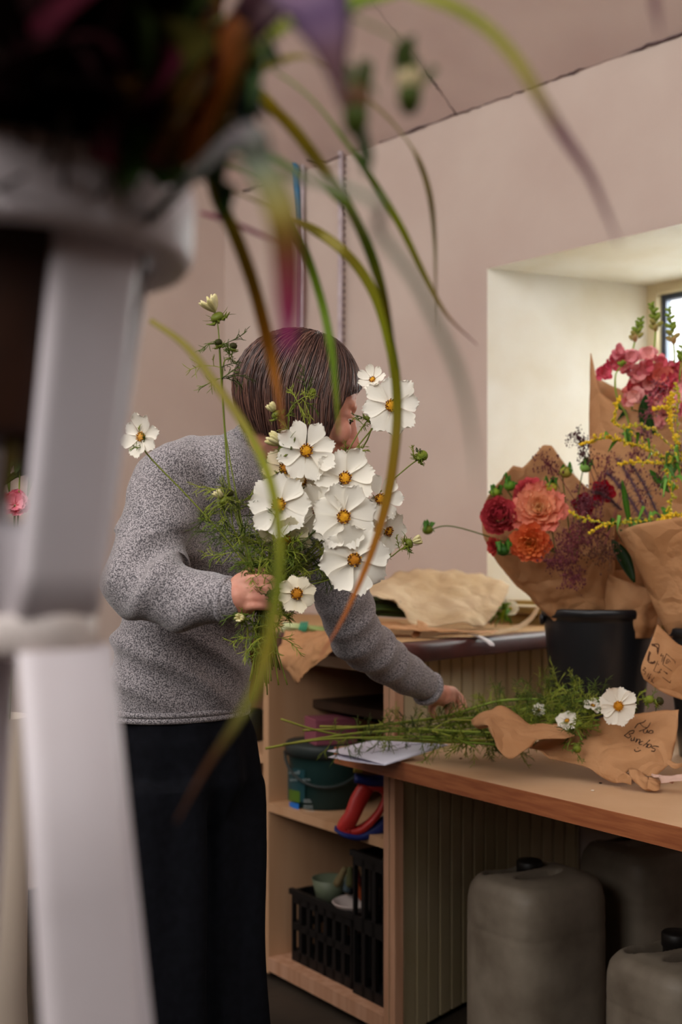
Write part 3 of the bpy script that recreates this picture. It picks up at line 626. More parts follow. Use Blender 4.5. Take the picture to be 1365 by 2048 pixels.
# ------------------------------------------------------------------ cosmos flowers
M_petal = mat('petal_vc', '#ffffff', .6, trans=.22, vc=True, spec=.15)
M_center = mat('flower_center_vc', '#ffffff', .7, vc=True)
M_stem = mat('stem_vc', '#ffffff', .5, vc=True, spec=.3)
CW, CC = lin('#f2ede0'), lin('#e6d9bc')
SG, SG2, SGD = lin('#85892e'), lin('#656f20'), lin('#3a4a18')
WT = [(0,.13),(.15,.25),(.3,.48),(.5,.80),(.68,.98),(.82,1),(.93,.84),(1,.52)]
def wprof(t):
    for (a, x), (b, y) in zip(WT, WT[1:]):
        if t <= b: return x+(y-x)*(t-a)/(b-a)
    return WT[-1][1]
def petal_g(g, c, B, ang, L, W, cup, curl, tint, seed, base=.07, edge=None, bc=None):
    rows = []; cc = []; NU, NV = 11, 10; ca, sa = math.cos(ang), math.sin(ang); ph = seed*1.7
    for i in range(NU+1):
        t = i/NU; r = []
        for j in range(NV+1):
            v = 2*j/NV-1; hw = W*wprof(t)
            l = base*L + L*(t*(1-base)) * (1 - .12*v*v*t**3) + .038*L*(t**9)*math.cos(3*math.pi*v+ph*.1)
            x = l; y = hw*v
            z = cup*L*t*t + curl*L*(t**3) + .026*L*math.cos(4.5*math.pi*v)*t*(1-.4*t) + W*.30*v*v*(.6*math.sin(ph)+.4) + .05*L*math.sin(ph*2+t*3)*t*v + .018*L*math.sin(4*v+ph)*t**4
            p = Vector((x*ca - y*sa, x*sa + y*ca, z)); r.append(c + B @ p)
            k = .10*(1-t)**2 + .05*abs(math.sin(5*math.pi*v))*(1-t) ; q = mixc(tint, lin('#c9b06a'), k) if bc is None else mixc(tint, bc, min(1, .95*(1-t)**1.2 + .12*abs(v)))
            if edge and t > .55: q = mixc(q, edge, (t-.55)*.5)
            cc.append(q)
        rows.append(r)
    g.grid(rows, False, cc)
def center_g(g, c, B, r, yellow, dark, n=26):
    o = G(); o.ell((0,0,0), (r, r, r*.55), None, 18, 10, yellow)
    for (x, y, z), col in zip(o.v, o.c): pass
    vs = []; cs = []
    for v in o.v:
        p = Vector(v); k = noise.noise(p/r*5+Vector((r*1000,0,0))); p *= 1+.12*k; vs.append(c + B @ p); cs.append(mixc(yellow, lin('#b5720c'), max(0, min(1, .5+k))))
    g.add(vs, o.f, cs)
    for k in range(n):
        a = k*2.39996; rr = r*(.55+.50*math.sqrt(k/n)); base = Vector((rr*math.cos(a), rr*math.sin(a), r*.25)); top = base*1.08 + Vector((0,0,r*R_(.25,.5)))
        g.tube([c + B @ base, c + B @ top], [r*.13, r*.11], 5, True, [dark, dark if k % 3 else lin('#e0a020')])
def thread(g, a, d, L, r, col, curl=.5, seg=5):
    p = Vector(a); d = Vector(d).normalized(); ax = rv().normalized(); pts = [p]; 
    for k in range(seg):
        d = (d + ax.cross(d)*curl/seg*1.6 + Vector((0,0,-.05))).normalized(); p = p + d*L/seg; pts.append(p)
    g.tube(pts, [r]*(seg)+[r*.3], 3, False, col); return pts
def wisp(g, a, d, L, col, n=3, r=.00085):
    pts = thread(g, a, d, L, r, col, R_(.3,.8), 6)
    for k in range(1, 6):
        for s in range(n if n < 3 else 2):
            dd = ((pts[k+1 if k < 6 else k]-pts[k]).normalized() + rv(.9)).normalized(); q = thread(g, pts[k], dd, L*R_(.3,.5)*(1.1-k*.1), r*.8, col, R_(.2,.8), 4)
            if n >= 3 and random.random() < .5: thread(g, q[2], dd + rv(.8), L*.22, r*.7, col, .4, 3)
GF = [lin('#63761f'), lin('#50641b'), lin('#84902c'), lin('#414f18'), lin('#8e9636')]
def calyx_g(g, c, B, r, col=SG2):
    g.ell(c - B @ Vector((0,0,r*.55)), (r*.9, r*.9, r*.6), B, 10, 6, col)
    for k in range(8):
        a = k*math.pi/4; d = Vector((math.cos(a), math.sin(a), -.35)); b = c - B @ Vector((0,0,r*.7))
        pts = [b, b + B @ (d*r*1.0), b + B @ (d*r*1.7 + Vector((0,0,r*.6)))]; g.tube(pts, [r*.22, r*.2, r*.04], 4, False, col)
GP = P(526, 1186, 1.986)
def stem_path(c, B, via=None, end=None, jit=.006):
    a = c - B @ Vector((0,0,.006)); b = c - B @ Vector((0,0,.05)); gp = GP + Vector((R_(-.006,.006), R_(-.007,.009), R_(-.006,.006)))
    e = end or P(R_(498,568), R_(1300,1375), R_(1.97,2.03)); pts = [a]
    if via: pts += via
    else: pts += [b.lerp(gp, .12), b.lerp(gp, .55) + Vector((R_(-.012,.012), R_(.0,.03), 0))]
    pts += [gp + (pts[-1]-gp).normalized()*.03, gp, gp.lerp(e, .5), e]; return [Vector(p) for p in spline(pts, 5)]
GRP = 'cosmos stems held in the hand'
def leaves_on(g, path, spots, L, dens=3):
    n = len(path)
    for s in spots:
        i = max(0, min(n-2, int(s*(n-1)))); t = (path[i+1]-path[i]).normalized()
        for k in range(dens):
            d = (t.orthogonal()*R_(-1,1) + t.cross(t.orthogonal())*R_(-1,1) + Vector((0,0,R_(0,.7)))).normalized(); wisp(g, path[i], d, L*R_(.7,1.2), random.choice(GF))
def cosmos(px, py, Y, n, Rp, label, roll=0, npet=8, cup=.12, curl=0, tint=None, cr=.20, dark=None, yel=None, leaves=(.25,.4,.55), L=.05, missing=(), via=None, edge=None, asym=None, path=None, group=GRP, wid=.31):
    c = P(px, py, Y); B = basis(Vector(n), Vector((0,0,1)), roll); Rm = Rp*Y/F; tint = tint or CW
    path = path or stem_path(c, B, via); t = thing('cosmos', path[-1], label, 'flower', group)
    for k in range(npet):
        if k in missing: continue
        s = k + px*.37; g = G(); LL = Rm*R_(.93,1.06)*(asym(k) if asym else 1)
        petal_g(g, c + B @ Vector((0,0,.0006*(k % 2))), B, 2*math.pi*k/npet + R_(-.06,.06), LL, Rm*wid*R_(.92,1.12), cup + R_(-.16,.16), curl + R_(-.14,.10), mixc(tint, (1,1,1,1), R_(0,.1)), s, edge=edge)
        obj('petal', g, M_petal, t)
    g = G(); center_g(g, c + B @ Vector((0,0,Rm*.03)), B, Rm*cr, yel or lin('#f0b41e'), dark or lin('#6a2e10')); obj('flower_center', g, M_center, t)
    g = G(); calyx_g(g, c, B, .0075); obj('calyx', g, M_stem, t)
    g = G(); g.tube(path, .0014, 6, True, [mixc(SG2, SG, i/len(path)) for i in range(len(path))]); obj('stem', g, M_stem, t)
    if leaves: g = G(); leaves_on(g, path, leaves, L); obj('feathery_leaves', g, M_stem, t)
    return t
def bud(px, py, Y, n, r, kind, label, leaves=(.3,.5), L=.045, via=None, path=None, group=GRP, end=None):
    """kind: dark (closed), cream (petals just showing), open (half open)"""
    c = P(px, py, Y); B = basis(Vector(n)); rm = r*Y/F; path = path or stem_path(c, B, via, end); t = thing('cosmos_bud', path[-1], label, 'flower bud', group)
    g = G()
    if kind == 'dark': g.ell(c, (rm, rm, rm*.85), B, 14, 10, lin('#3c3a1c'))
    elif kind == 'green': g.ell(c, (rm, rm, rm*.95), B, 14, 10, lin('#7d8a30'))
    else:
        for k in range(9):
            a = k*2.4; o = .35 if kind == 'cream' else .62
            d = Vector((math.cos(a)*o, math.sin(a)*o, 1)).normalized(); q = basis(B @ d); cc2 = c + B @ Vector((math.cos(a)*rm*.3, math.sin(a)*rm*.3, rm*(.1 if kind == 'cream' else .4)))
            g.ell(cc2 + B @ d*rm*.4, (rm*.42, rm*.25, rm*(.75 if kind == 'cream' else 1.15)), q, 8, 7, mixc(lin('#efe6b8'), lin('#d8cf90'), random.random()))
    obj('petals', g, M_petal, t)
    g = G(); calyx_g(g, c - B @ Vector((0,0,rm*.3)), B, rm*.95)
    for k in range(7): a = k*.9; thread(g, c - B @ Vector((0,0,rm)), B @ Vector((math.cos(a), math.sin(a), R_(-.1,.6))), rm*R_(1.6,2.6), .0006, SG2, .5, 4)
    obj('calyx', g, M_stem, t)
    g = G(); g.tube(path, .0012, 6, True, SG2); obj('stem', g, M_stem, t)
    if leaves: g = G(); leaves_on(g, path, leaves, L, 2); obj('feathery_leaves', g, M_stem, t)
    return t
random.seed(21)
WB = lin('#dcc9a4'); BRN = lin('#5a3410'); YB = lin('#b0741c')
cosmos(612,902,1.99,(.22,-1,.10),62,'white cosmos with open upright petals, highest flower right in front of the hair',.3,8,.10,asym=lambda k: 1.0,L=.045)
cosmos(573,936,2.01,(-.15,-1,.15),50,'faded beige cosmos with a brown centre, left of the neck',.1,8,.25,-.2,tint=WB,cr=.24,dark=BRN,yel=YB,missing=(5,))
cosmos(604,962,2.05,(.2,-1,-.3),44,'half hidden pale cosmos tucked behind the faded beige one',.5,8,.1,tint=lin('#e4dbc6'),missing=(1,2))
cosmos(559,1010,1.975,(-.12,-1,.05),66,'large white cosmos at the left side of the bouquet',.0,8,.08,wid=.335)
cosmos(690,957,2.0,(.15,-1,.2),60,'white cosmos with broad rounded petals beneath the chin',.2,8,.18,missing=(5,),wid=.35)
cosmos(640,1019,1.99,(-.55,-1,-.25),58,'white cosmos turned to the left with half its centre hidden',.15,8,.12,wid=.35)
cosmos(688,1034,1.965,(.02,-1,.02),66,'round white cosmos in the middle of the bouquet',.35,8,.08,wid=.35)
cosmos(759,998,2.02,(.45,-1,.1),52,'white cosmos at the right edge of the bouquet with an upright petal',.05,7,.15,missing=(3,))
cosmos(736,1032,2.03,(.7,-.8,-.1),42,'white cosmos seen almost edge-on right of the middle flower',.4,8,.2)
cosmos(776,1062,2.05,(.8,-.75,-.25),46,'drooping white cosmos behind at the lower right of the bouquet',.1,8,.2,leaves=(.4,))
cosmos(709,1119,1.965,(.05,-1,-.08),74,'largest white cosmos at the bottom right of the bouquet',.2,8,.05,cr=.18,dark=BRN,yel=lin('#c07a1c'),wid=.35)
cosmos(594,1187,1.945,(.05,-1,.02),39,'small cream cosmos beside the holding hand',.25,8,.10,cr=.30,dark=BRN,yel=lin('#b87814'),tint=lin('#efe4c8'),leaves=(.3,),wid=.33,
       via=[P(600,1190,1.975),P(568,1180,1.985)])
cosmos(783,812,2.03,(.12,-1,.1),60,'white cosmos high at the right, in front of the nose',.1,8,.10,L=.035,leaves=(.25,.35),via=[P(776,822,2.05),P(712,898,2.05),P(655,985,2.04),P(575,1110,2.01)])
cosmos(746,760,2.05,(-.5,-1,.5),30,'small sideways white cosmos behind the high right one',.1,7,.4,leaves=(),via=[P(755,775,2.06),P(735,880,2.06),P(640,1010,2.05),P(572,1120,2.01)])
cosmos(284,874,2.02,(-.65,-1,.1),46,'white cosmos alone at the far left, half behind the white stand',.2,8,.22,cr=.2,tint=lin('#eee8da'),L=.035,leaves=(.10,.5,.62),via=[P(292,905,2.02),P(375,992,2.01),P(450,1075,2.0),P(500,1140,1.99)],yel=lin('#d8a850'),dark=lin('#a87838'))
cosmos(571,1076,1.99,(-.1,-.75,-.75),58,'cream cosmos nodding downwards under the large left one',.45,8,.02,tint=lin('#e4dab8'),leaves=(.3,),missing=(2,))
def nup(x=0, z=1.): return (x, -.25, z)
bud(428,622,2.01,(-.45,-.4,.8),17,'open','half-open cream cosmos at the top of the tallest stem',(),via=[P(437,660,2.01),P(443,740,2.01),P(452,880,2.01),P(463,985,2.0),P(500,1110,1.99)])
bud(437,685,2.005,nup(-.2),8.5,'dark','dark round bud on the tallest stem under the half-open flower',(.0,.13,.15,.17,.62,.7),.058,via=[P(441,735,2.005),P(450,870,2.01),P(460,985,2.0),P(498,1112,1.99)])
bud(467,692,2.01,nup(.2),8,'dark','dark bud on a short side branch near the top left',(.1,.15),.035,via=[P(462,715,2.01),P(446,736,2.01),P(452,870,2.01),P(498,1112,1.99)])
bud(441,993,1.985,nup(-.5,.6),13,'cream','cream bud on the grey sleeve left of the bouquet',(.2,.35,.5,.6),.05,via=[P(450,1030,1.99),P(480,1080,1.99)])
bud(459,987,1.99,nup(0),9,'dark','dark flattened bud just right of the cream bud on the sleeve',(.2,.3,.45,.55),.055)
bud(547,820,2.0,nup(-.5,.7),13,'cream','cream bud in front of the hair with a curling stem',(.1,.2,.35),.04,via=[P(572,850,2.01),P(573,900,2.02),P(560,1050,2.02)])
bud(626,783,2.01,nup(.3),7,'green','tiny green bud in front of the fringe among thread-like leaves',(.05,.08,.12,.16,.3),.045,via=[P(600,800,2.01),P(578,830,2.02),P(578,930,2.03),P(560,1080,2.01)])
bud(556,885,1.99,nup(-.6,.4),20,'cream','crumpled cream bud opening left of the highest front flower',(.3,),.03)
bud(744,831,2.04,nup(.5,.5),10,'cream','pale bud beside the nose on a forked stem',(.05,.1,.2),.035,via=[P(715,870,2.04),P(650,985,2.04),P(575,1110,2.01)])
bud(846,911,2.03,nup(.6,.6),11,'green','spiky green bud out on the right against the pink wall',(.0,.03,.06),.028,via=[P(815,935,2.03),P(765,980,2.03),P(660,1085,2.02)])
bud(829,1083,2.03,(.9,-.2,.35),13,'cream','white bud out to the lower right on a thin stem',(.1,.16),.03,via=[P(800,1100,2.03),P(765,1122,2.02),P(640,1165,2.0)])
bud(776,1108,2.04,nup(.6,.5),7,'green','small green bud below the right edge flowers',(.1,.15),.03)
bud(481,1237,1.955,(-.15,-1,.2),12,'cream','round cream bud hanging below the holding hand',(.0,.05,.1,.3),.05,via=[P(500,1235,1.97),P(520,1215,1.985)])
bud(541,1187,1.955,(-.3,-.9,.3),8,'dark','reddish brown bud resting over the holding fingers',(.0,.1,.2),.035,via=[P(548,1200,1.97)])
# extra thread-leaved shoots that fill the bunch
def shoot(pts, spots, L, dens, label, col=SG2):
    L *= 1.35; dens = max(2, dens-1)
    path = [Vector(p) for p in spline([P(*p) for p in pts], 6)]; t = thing('leafy_shoot', path[-1], label, 'foliage', 'leafy cosmos shoots filling the bouquet')
    g = G(); g.tube(path, .0012, 5, True, col); obj('stem', g, M_stem, t)
    g = G(); leaves_on(g, path, spots, L, dens); obj('feathery_leaves', g, M_stem, t)
LBL = 'thread-leaved green shoot among the white cosmos in the hand'
fr_ = (0,.08,.16,.24,.32,.4)
shoot([(470,985,2.0),(485,1060,2.0),(515,1150,1.99),(524,1188,1.986),(520,1330,2.0)], (0,.05,.1,.15,.2,.25,.3,.36), .055, 3, LBL)
shoot([(440,1020,2.01),(470,1090,2.0),(512,1150,1.995),(526,1186,1.986),(545,1340,2.0)], (0,.06,.12,.18,.25,.3), .05, 3, LBL)
shoot([(620,1105,2.02),(580,1135,2.02),(545,1165,2.0),(528,1190,1.99),(560,1340,2.01)], fr_, .055, 4, LBL)
shoot([(650,1120,2.04),(600,1145,2.03),(550,1170,2.01),(530,1190,1.99),(510,1350,2.0)], fr_, .05, 4, LBL)
shoot([(590,1080,2.01),(560,1120,2.01),(540,1160,2.0),(528,1190,1.99),(535,1390,1.99)], fr_, .055, 4, LBL)
shoot([(540,1090,2.0),(535,1130,2.0),(530,1160,1.99),(526,1190,1.985),(530,1360,1.98)], fr_, .05, 4, LBL)
shoot([(655,950,2.05),(640,1000,2.05),(600,1080,2.03),(530,1190,1.99),(528,1350,1.99)], (0,.1,.2,.3,.4,.5,.6), .045, 3, LBL)
shoot([(525,1195,1.975),(535,1250,1.975),(530,1300,1.98),(515,1380,1.99)], (.05,.15,.25,.35,.5,.6), .05, 3, LBL)
shoot([(530,1195,1.99),(548,1250,1.99),(555,1300,2.0),(575,1370,2.0)], (.1,.25,.4,.55,.7), .045, 3, LBL)
shoot([(524,1195,1.97),(505,1240,1.965),(520,1300,1.97),(505,1400,1.99)], (.05,.12,.2,.3,.45), .05, 3, LBL)
# ------------------------------------------------------------------ kraft paper helpers
from mathutils.bvhtree import BVHTree
M_kraft = mat('kraft_paper', '#c8976c', .75, '#b68459', 7, 6, .55, 7, spec=.2, trans=.16, bdist=.02, crease=9)
M_kraftl = mat('kraft_paper_light', '#dcc3a0', .75, '#cdaf88', 6, 6, .6, 7, spec=.2, trans=.25, bdist=.02, crease=8)
M_ink = mat('ink', '#2a1c16', .8)
def sheet_g(rows, nu=8, nv=8, cr=.006, freq=9, seed=0):
    """bicubic patch through rows of points, crumpled like stiff paper"""
    R1 = [spline(r, nu) for r in rows]; out = []
    colsn = len(R1[0]); C_ = [spline([r[j] for r in R1], nv) for j in range(colsn)]
    for i in range(len(C_[0])): out.append([Vector(C_[j][i]) for j in range(colsn)])
    g = G(); rr = []; H_, W_ = len(out), colsn
    for i in range(H_):
        r = []
        for j in range(W_):
            a = out[min(i+1,H_-1)][j]-out[max(i-1,0)][j]; b = out[i][min(j+1,W_-1)]-out[i][max(j-1,0)]; n = a.cross(b)
            n = n.normalized() if n.length > 1e-12 else Vector((0,0,1)); p = out[i][j]; q = p*freq + Vector((seed*3.1, seed, 0))
            d = abs(noise.noise(q))*2-.5 + .6*(abs(noise.noise(q*2.3))*2-.4) + .25*noise.noise(q*5)
            r.append(p + n*d*cr)
        rr.append(r)
    g.grid(rr); return g
def rows_px(rows): return [[P(*p) if len(p) == 3 else PZ(p[0], p[1], p[3]) for p in r] for r in rows]
def strokes_on(src, strokes, r, off=.0012):
    bvh = BVHTree.FromPolygons([Vector(v) for v in src.v], src.f); g = G(); o = Vector((0,0,H))
    for st in strokes:
        pts = []
        for (x, y) in (spline(st, 5) if len(st) > 2 else st):
            d = Vector(((x-CX)/F, 1, -(y-CY)/F)).normalized(); hit = bvh.ray_cast(o, d)
            if hit[0] is not None: pts.append(hit[0] - d*off)
        if len(pts) > 1: g.tube(pts, r, 5)
    return g
# ------------------------------------------------------------------ on the counter
pp = thing('kraft_sheet', P(870,1250,3.4), 'large crumpled pale kraft sheet lying on the counter by the window', 'paper')
g = sheet_g(rows_px([[(714,1180,3.62),(800,1143,3.72),(880,1136,3.74),(960,1146,3.72),(1020,1166,3.62)],[(716,1181,3.5),(790,1172,3.55),(870,1180,3.52),(950,1190,3.50),(1014,1188,3.52)],[(718,1183,3.42),(785,1196,3.38),(845,1226,3.34),(920,1232,3.34),(990,1228,3.40)],[(719,1184,3.38),(780,1202,3.32),(832,1243,3.24),(895,1252,3.26),(962,1259,3.32)]]), 9, 8, .015, 8, 3)
obj('sheet', g, M_kraftl, pp, solid=.0009)
g = sheet_g(rows_px([[(835,1240,3.22),(845,1244,3.22),(858,1250,3.22)],[(833,1258,3.18),(840,1262,3.18),(846,1262,3.18)],[(822,1270,3.16),(830,1280,3.16),(834,1276,3.16)]]), 5, 5, .003, 20, 4); obj('torn_tab', g, M_kraft, pp, solid=.0008)
g = sheet_g(rows_px([[(752,1243,3.32),(800,1247,3.28),(860,1254,3.22),(960,1262,3.22),(1000,1262,3.3)],[(750,1252,3.22),(800,1258,3.16),(860,1263,3.12),(930,1264,3.12),(985,1268,3.2)]]), 7, 6, .004, 14, 5)
tag(obj('kraft_strip', g, M_kraft, solid=.0009), 'reddish kraft strip lying along the dark counter lip', 'paper')
g = sheet_g(rows_px([[(985,1262,3.38),(1020,1255,3.42),(1055,1238,3.46),(1078,1208,3.48)],[(990,1270,3.34),(1025,1263,3.38),(1060,1246,3.42),(1083,1212,3.46)]]), 7, 5, .002, 14, 6)
tag(obj('kraft_strip', g, M_kraftl, solid=.0009), 'narrow curling kraft strip reaching towards the black bucket', 'paper')
g = sheet_g(rows_px([[(935,1268,3.16),(955,1270,3.16),(972,1275,3.16)],[(950,1270,3.12),(972,1282,3.12),(988,1286,3.12)],[(968,1276,3.12),(980,1290,3.11),(990,1292,3.11)]]), 5, 5, .002, 14, 7)
tag(obj('paper_corner', g, mat('white_paper', '#e3dcdc', .7, trans=.1), solid=.0006), 'small white paper corner poking over the counter lip', 'paper')
g = sheet_g(rows_px([[(572,1262,3.32),(600,1262,3.30),(640,1262,3.22),(694,1256,3.12)],[(560,1290,3.24),(598,1288,3.20),(640,1282,3.10),(690,1275,3.04)],[(556,1318,3.20),(590,1318,3.17),(630,1312,3.07),(668,1300,3.03)],[(572,1338,3.20),(594,1368,3.17),(606,1350,3.10),(642,1318,3.05)]]), 8, 8, .010, 12, 8)
tag(obj('kraft_sheet', g, M_kraft, solid=.0009), 'crumpled kraft sheet hanging over the counter edge above the open shelves', 'paper')
# tied stems with a teal band
t = thing('stem_bundle', P(600,1262,3.45), 'small bundle of cut pale stems tied with a teal band on the counter', 'stems')
random.seed(5)
for k in range(9):
    g = G(); a = P(566+R_(-5,6), 1246+(k%4)*5, 3.42+R_(-.02,.02)); b = P(690, 1262+(k%3)*4, 3.42+R_(-.04,.04)); g.tube([a, a.lerp(b,.3), b], .0042, 8, True, [lin('#d8dcae'), lin('#a9b878'), lin('#6f8a3c')]); obj('stem', g, M_stem, t)
g = G(); c = P(607,1256,3.40)
for k in range(4):
    ring(c + Vector((k*.006-.01,0,0)), Vector((0,1,0)), Vector((.25,0,1)).normalized(), .024, .018, .0022, 20)
obj('band', g, mat('teal_band', '#1c8f74', .4), t)
# dark cut stems under the big sheet
for k in range(10):
    g = G(); a = P(708+R_(-6,8), 1196+k*4.4, 3.34+R_(-.03,.03)); b = P(812+k*3, 1208+k*3, 3.40); g.tube([a, a.lerp(b,.4)+Vector((0,0,.008)), b], .004, 6, True, random.choice([lin('#2e3418'), lin('#3b4a1e'), lin('#1f2412')]))
    tag(obj('cut_stem', g, M_stem), 'dark green cut stem lying under the large crumpled sheet', 'stem', 'dark cut stems under the crumpled sheet')
# small white flowers at the far edge
def tiny_flower(px, py, Y, r, label, n=(0,-1,.4), tint=None, grp=None, cat='flower', mid=None, stemto=None):
    c = P(px, py, Y); B = basis(Vector(n)); t = thing('small_flower', c, label, cat, grp); rm = r*Y/F
    for k in range(6):
        g = G(); petal_g(g, c, B, k*math.pi/3+px, rm, rm*.42, R_(.1,.4), R_(-.1,.2), tint or CW, k+px); obj('petal', g, M_petal, t)
    g = G(); g.ell(c + B @ Vector((0,0,rm*.1)), rm*.22, B, 8, 6, mid or lin('#d8b83a')); obj('flower_center', g, M_center, t)
    g = G()
    e = stemto or (c + Vector((R_(-.01,.01), .01, -.05))); g.tube([c, c.lerp(e,.5)+Vector((0,.004,.004)), e], .0012, 5, True, SG2); obj('stem', g, M_stem, t)
for x, y, q in ((1000,1205,'upper'),(1022,1218,'right'),(990,1222,'left')): tiny_flower(x, y, 3.62, 16, {'upper':'small white flower, uppermost of the three by the window sill','right':'small white flower, rightmost of the three by the window sill','left':'small white flower, leftmost of the three by the window sill'}[q])
g = G(); random.seed(8)
for k in range(26): broad_leaf(g, P(1000,1228,3.62)+rv(.02), P(1000,1226,3.60)+rv(.045), .012, random.choice([lin('#6f9a2e'), lin('#8fb040'), lin('#4c7a22')]))
tag(obj('leaf_sprig', g, M_leaf, solid=.0004), 'bright green leafy sprig under the three small white flowers', 'foliage')
# ------------------------------------------------------------------ on the desk: letter
t = thing('letter', P(780,1505,3.05), 'white folded letter with faint handwriting on the corner of the desk', 'letter')
M_paper = mat('letter_paper', '#e2dfee', .7)
L0, L1, L2, L3 = P(655,1502,2.97), P(745,1481,2.955), P(897,1489,2.92), P(770,1530,2.795)
def rect_rows(a, b, c, d, n=4, bend=0):   # a-b back edge, d-c front edge
    return [[a.lerp(b, i/n).lerp(d.lerp(c, i/n), j/n) + Vector((0,0,bend*math.sin(math.pi*j/n))) for i in range(n+1)] for j in range(n+1)]
g1 = sheet_g(rect_rows(L0, L1, L2, L3, 4, .002), 3, 3, .0008, 8, 1); obj('top_sheet', g1, M_paper, t, solid=.0005)
dz = Vector((0,0,-.008)); g = sheet_g(rect_rows(L0+dz+Vector((.002,-.01,-.006)), L1+dz*.5, L2+dz*.3, L3+dz*.15, 4, -.002), 3, 3, .0008, 8, 2); obj('under_sheet', g, M_paper, t, solid=.0005)
ss = []; random.seed(4)
for (x0, y0, x1, y1) in ((760,1497,800,1489),(795,1498,822,1492),(742,1506,775,1500),(810,1490,850,1487)):
    n = 12; ss.append([(x0+(x1-x0)*i/n, y0+(y1-y0)*i/n + (1.6 if i % 2 else -1.2)*R_(.4,1)) for i in range(n+1)])
obj('handwriting', strokes_on(g1, ss, .0007), mat('pencil', '#8d8698', .8), t)
KD = .94
_P = P
def P(px, py, Y): return _P(px, py, Y*KD)
# ------------------------------------------------------------------ cosmos stems heaped on the desk
random.seed(31)
GD = 'cut cosmos stems heaped on the desk'
STL = 'cut cosmos stem with thread-like leaves in the heap on the desk'
def dstem(pts, r, spots, L, dens=2, label=STL, group=GD, c0=lin('#9a9a3c'), c1=lin('#6a8a2c')):
    path = [Vector(p) for p in spline([P(*p) for p in pts], 6)]; t = thing('cut_stem', path[-1], label, 'stem', group); n = len(path)
    g = G(); g.tube(path, r, 7, True, [mixc(c0, c1, i/n) for i in range(n)]); obj('stem', g, M_stem, t)
    g = G(); leaves_on(g, path, spots, L, dens); obj('feathery_leaves', g, M_stem, t); return path
s_ = (.35,.42,.5,.58,.66,.74,.82,.9,.97)
dstem([(531,1497,3.02),(640,1477,3.04),(760,1463,3.05),(900,1466,3.02),(1060,1475,2.95)], .0032, s_, .07)
dstem([(562,1438,3.06),(640,1462,3.05),(740,1478,3.05),(860,1480,3.0),(1000,1490,2.9)], .0026, s_, .06)
dstem([(606,1461,3.08),(700,1456,3.07),(800,1445,3.05),(900,1430,3.02),(1000,1402,3.0),(1110,1398,2.98)], .0030, s_, .06, 2)
dstem([(640,1453,3.1),(780,1456,3.06),(866,1460,3.0),(990,1466,2.93),(1130,1470,2.88)], .0032, s_, .07)
dstem([(866,1460,3.0),(900,1441,3.0),(935,1436,3.0),(1000,1430,2.98)], .0024, (.2,.5,.8), .05)
dstem([(862,1461,3.0),(905,1474,2.97),(950,1494,2.92)], .0024, (.4,.8), .05)
dstem([(566,1489,3.0),(660,1478,3.02),(760,1475,3.02),(860,1474,3.0),(960,1480,2.95)], .0026, s_, .06)
dstem([(680,1470,3.08),(790,1462,3.08),(900,1448,3.05),(1010,1425,3.0),(1180,1400,2.9)], .0024, s_, .07, 3)
dstem([(760,1452,3.1),(860,1440,3.1),(960,1425,3.06),(1080,1405,3.0),(1230,1395,2.88)], .0022, s_, .06, 3)
dstem([(800,1470,3.05),(900,1475,3.0),(1000,1470,2.95),(1100,1450,2.92),(1200,1430,2.85)], .0022, s_, .06, 3)
dstem([(780,1480,3.04),(880,1485,3.0),(980,1480,2.95),(1060,1452,2.92),(1180,1440,2.85)], .0022, s_, .055, 3)
dstem([(900,1440,3.0),(1000,1440,2.95),(1080,1430,2.92),(1140,1440,2.85),(1165,1480,2.76)], .0018, s_, .05, 3)
dstem([(1000,1450,2.95),(1080,1436,2.93),(1160,1420,2.86),(1230,1425,2.82)], .0018, s_, .05, 3)
dstem([(950,1440,3.0),(1040,1420,2.98),(1140,1380,2.95),(1165,1372,2.94)], .0016, s_, .04, 2)
dstem([(940,1480,2.95),(1020,1478,2.9),(1120,1462,2.86),(1200,1450,2.8)], .0018, s_, .05, 3)
for (a1, a2, a3, a4) in (((860,1445,3.1),(960,1432,3.05),(1060,1412,3.02),(1120,1385,3.0)),((880,1470,3.05),(980,1458,2.98),(1080,1440,2.95),(1190,1412,2.9)),((840,1478,3.05),(920,1482,3.0),(1000,1486,2.95),(1040,1478,2.92)),((900,1452,3.1),(1000,1430,3.05),(1100,1400,3.02),(1160,1385,3.0)),((930,1462,3.0),(1010,1448,2.97),(1100,1430,2.93),(1210,1420,2.87)),((820,1462,3.08),(900,1458,3.04),(1000,1445,3.0),(1090,1425,2.98)),((960,1440,3.08),(1040,1415,3.04),(1090,1395,3.02),(1130,1372,3.0)),((1010,1452,2.96),(1080,1446,2.92),(1150,1440,2.88),(1200,1440,2.84))):
    dstem([a1, a2, a3, a4], .0020, (.1,.22,.34,.46,.58,.7,.82,.94), .075, 2)
def desk_cosmos(px, py, Y, n, R0, label, to, **k):
    c = P(px, py, Y); B = basis(Vector(n)); path = [Vector(p) for p in spline([c - B @ Vector((0,0,.006)), c - B @ Vector((0,0,.03)), P(*to[0]), P(*to[1])], 5)]
    return cosmos(px, py, Y, n, R0, label, path=path, group=None, **k)
desk_cosmos(1237,1412,2.72,(-.05,-1,.12),37,'white cosmos lying on the kraft sheet with handwriting',[(1190,1432,2.8),(1080,1440,2.9)],cr=.24,cup=.05,leaves=(.5,.8),dark=lin('#b8780c'),yel=lin('#c8880e'),wid=.38,npet=9)
desk_cosmos(1135,1442,2.82,(-.3,-.7,.6),22,'white cosmos sunk in the heap below the black bucket',[(1110,1450,2.86),(1040,1450,2.92)],leaves=(.5,))
desk_cosmos(1078,1421,2.92,(.2,-.9,.4),14,'small white cosmos nearly hidden in the heap left of the bucket',[(1050,1430,2.93),(1000,1440,2.95)],leaves=())
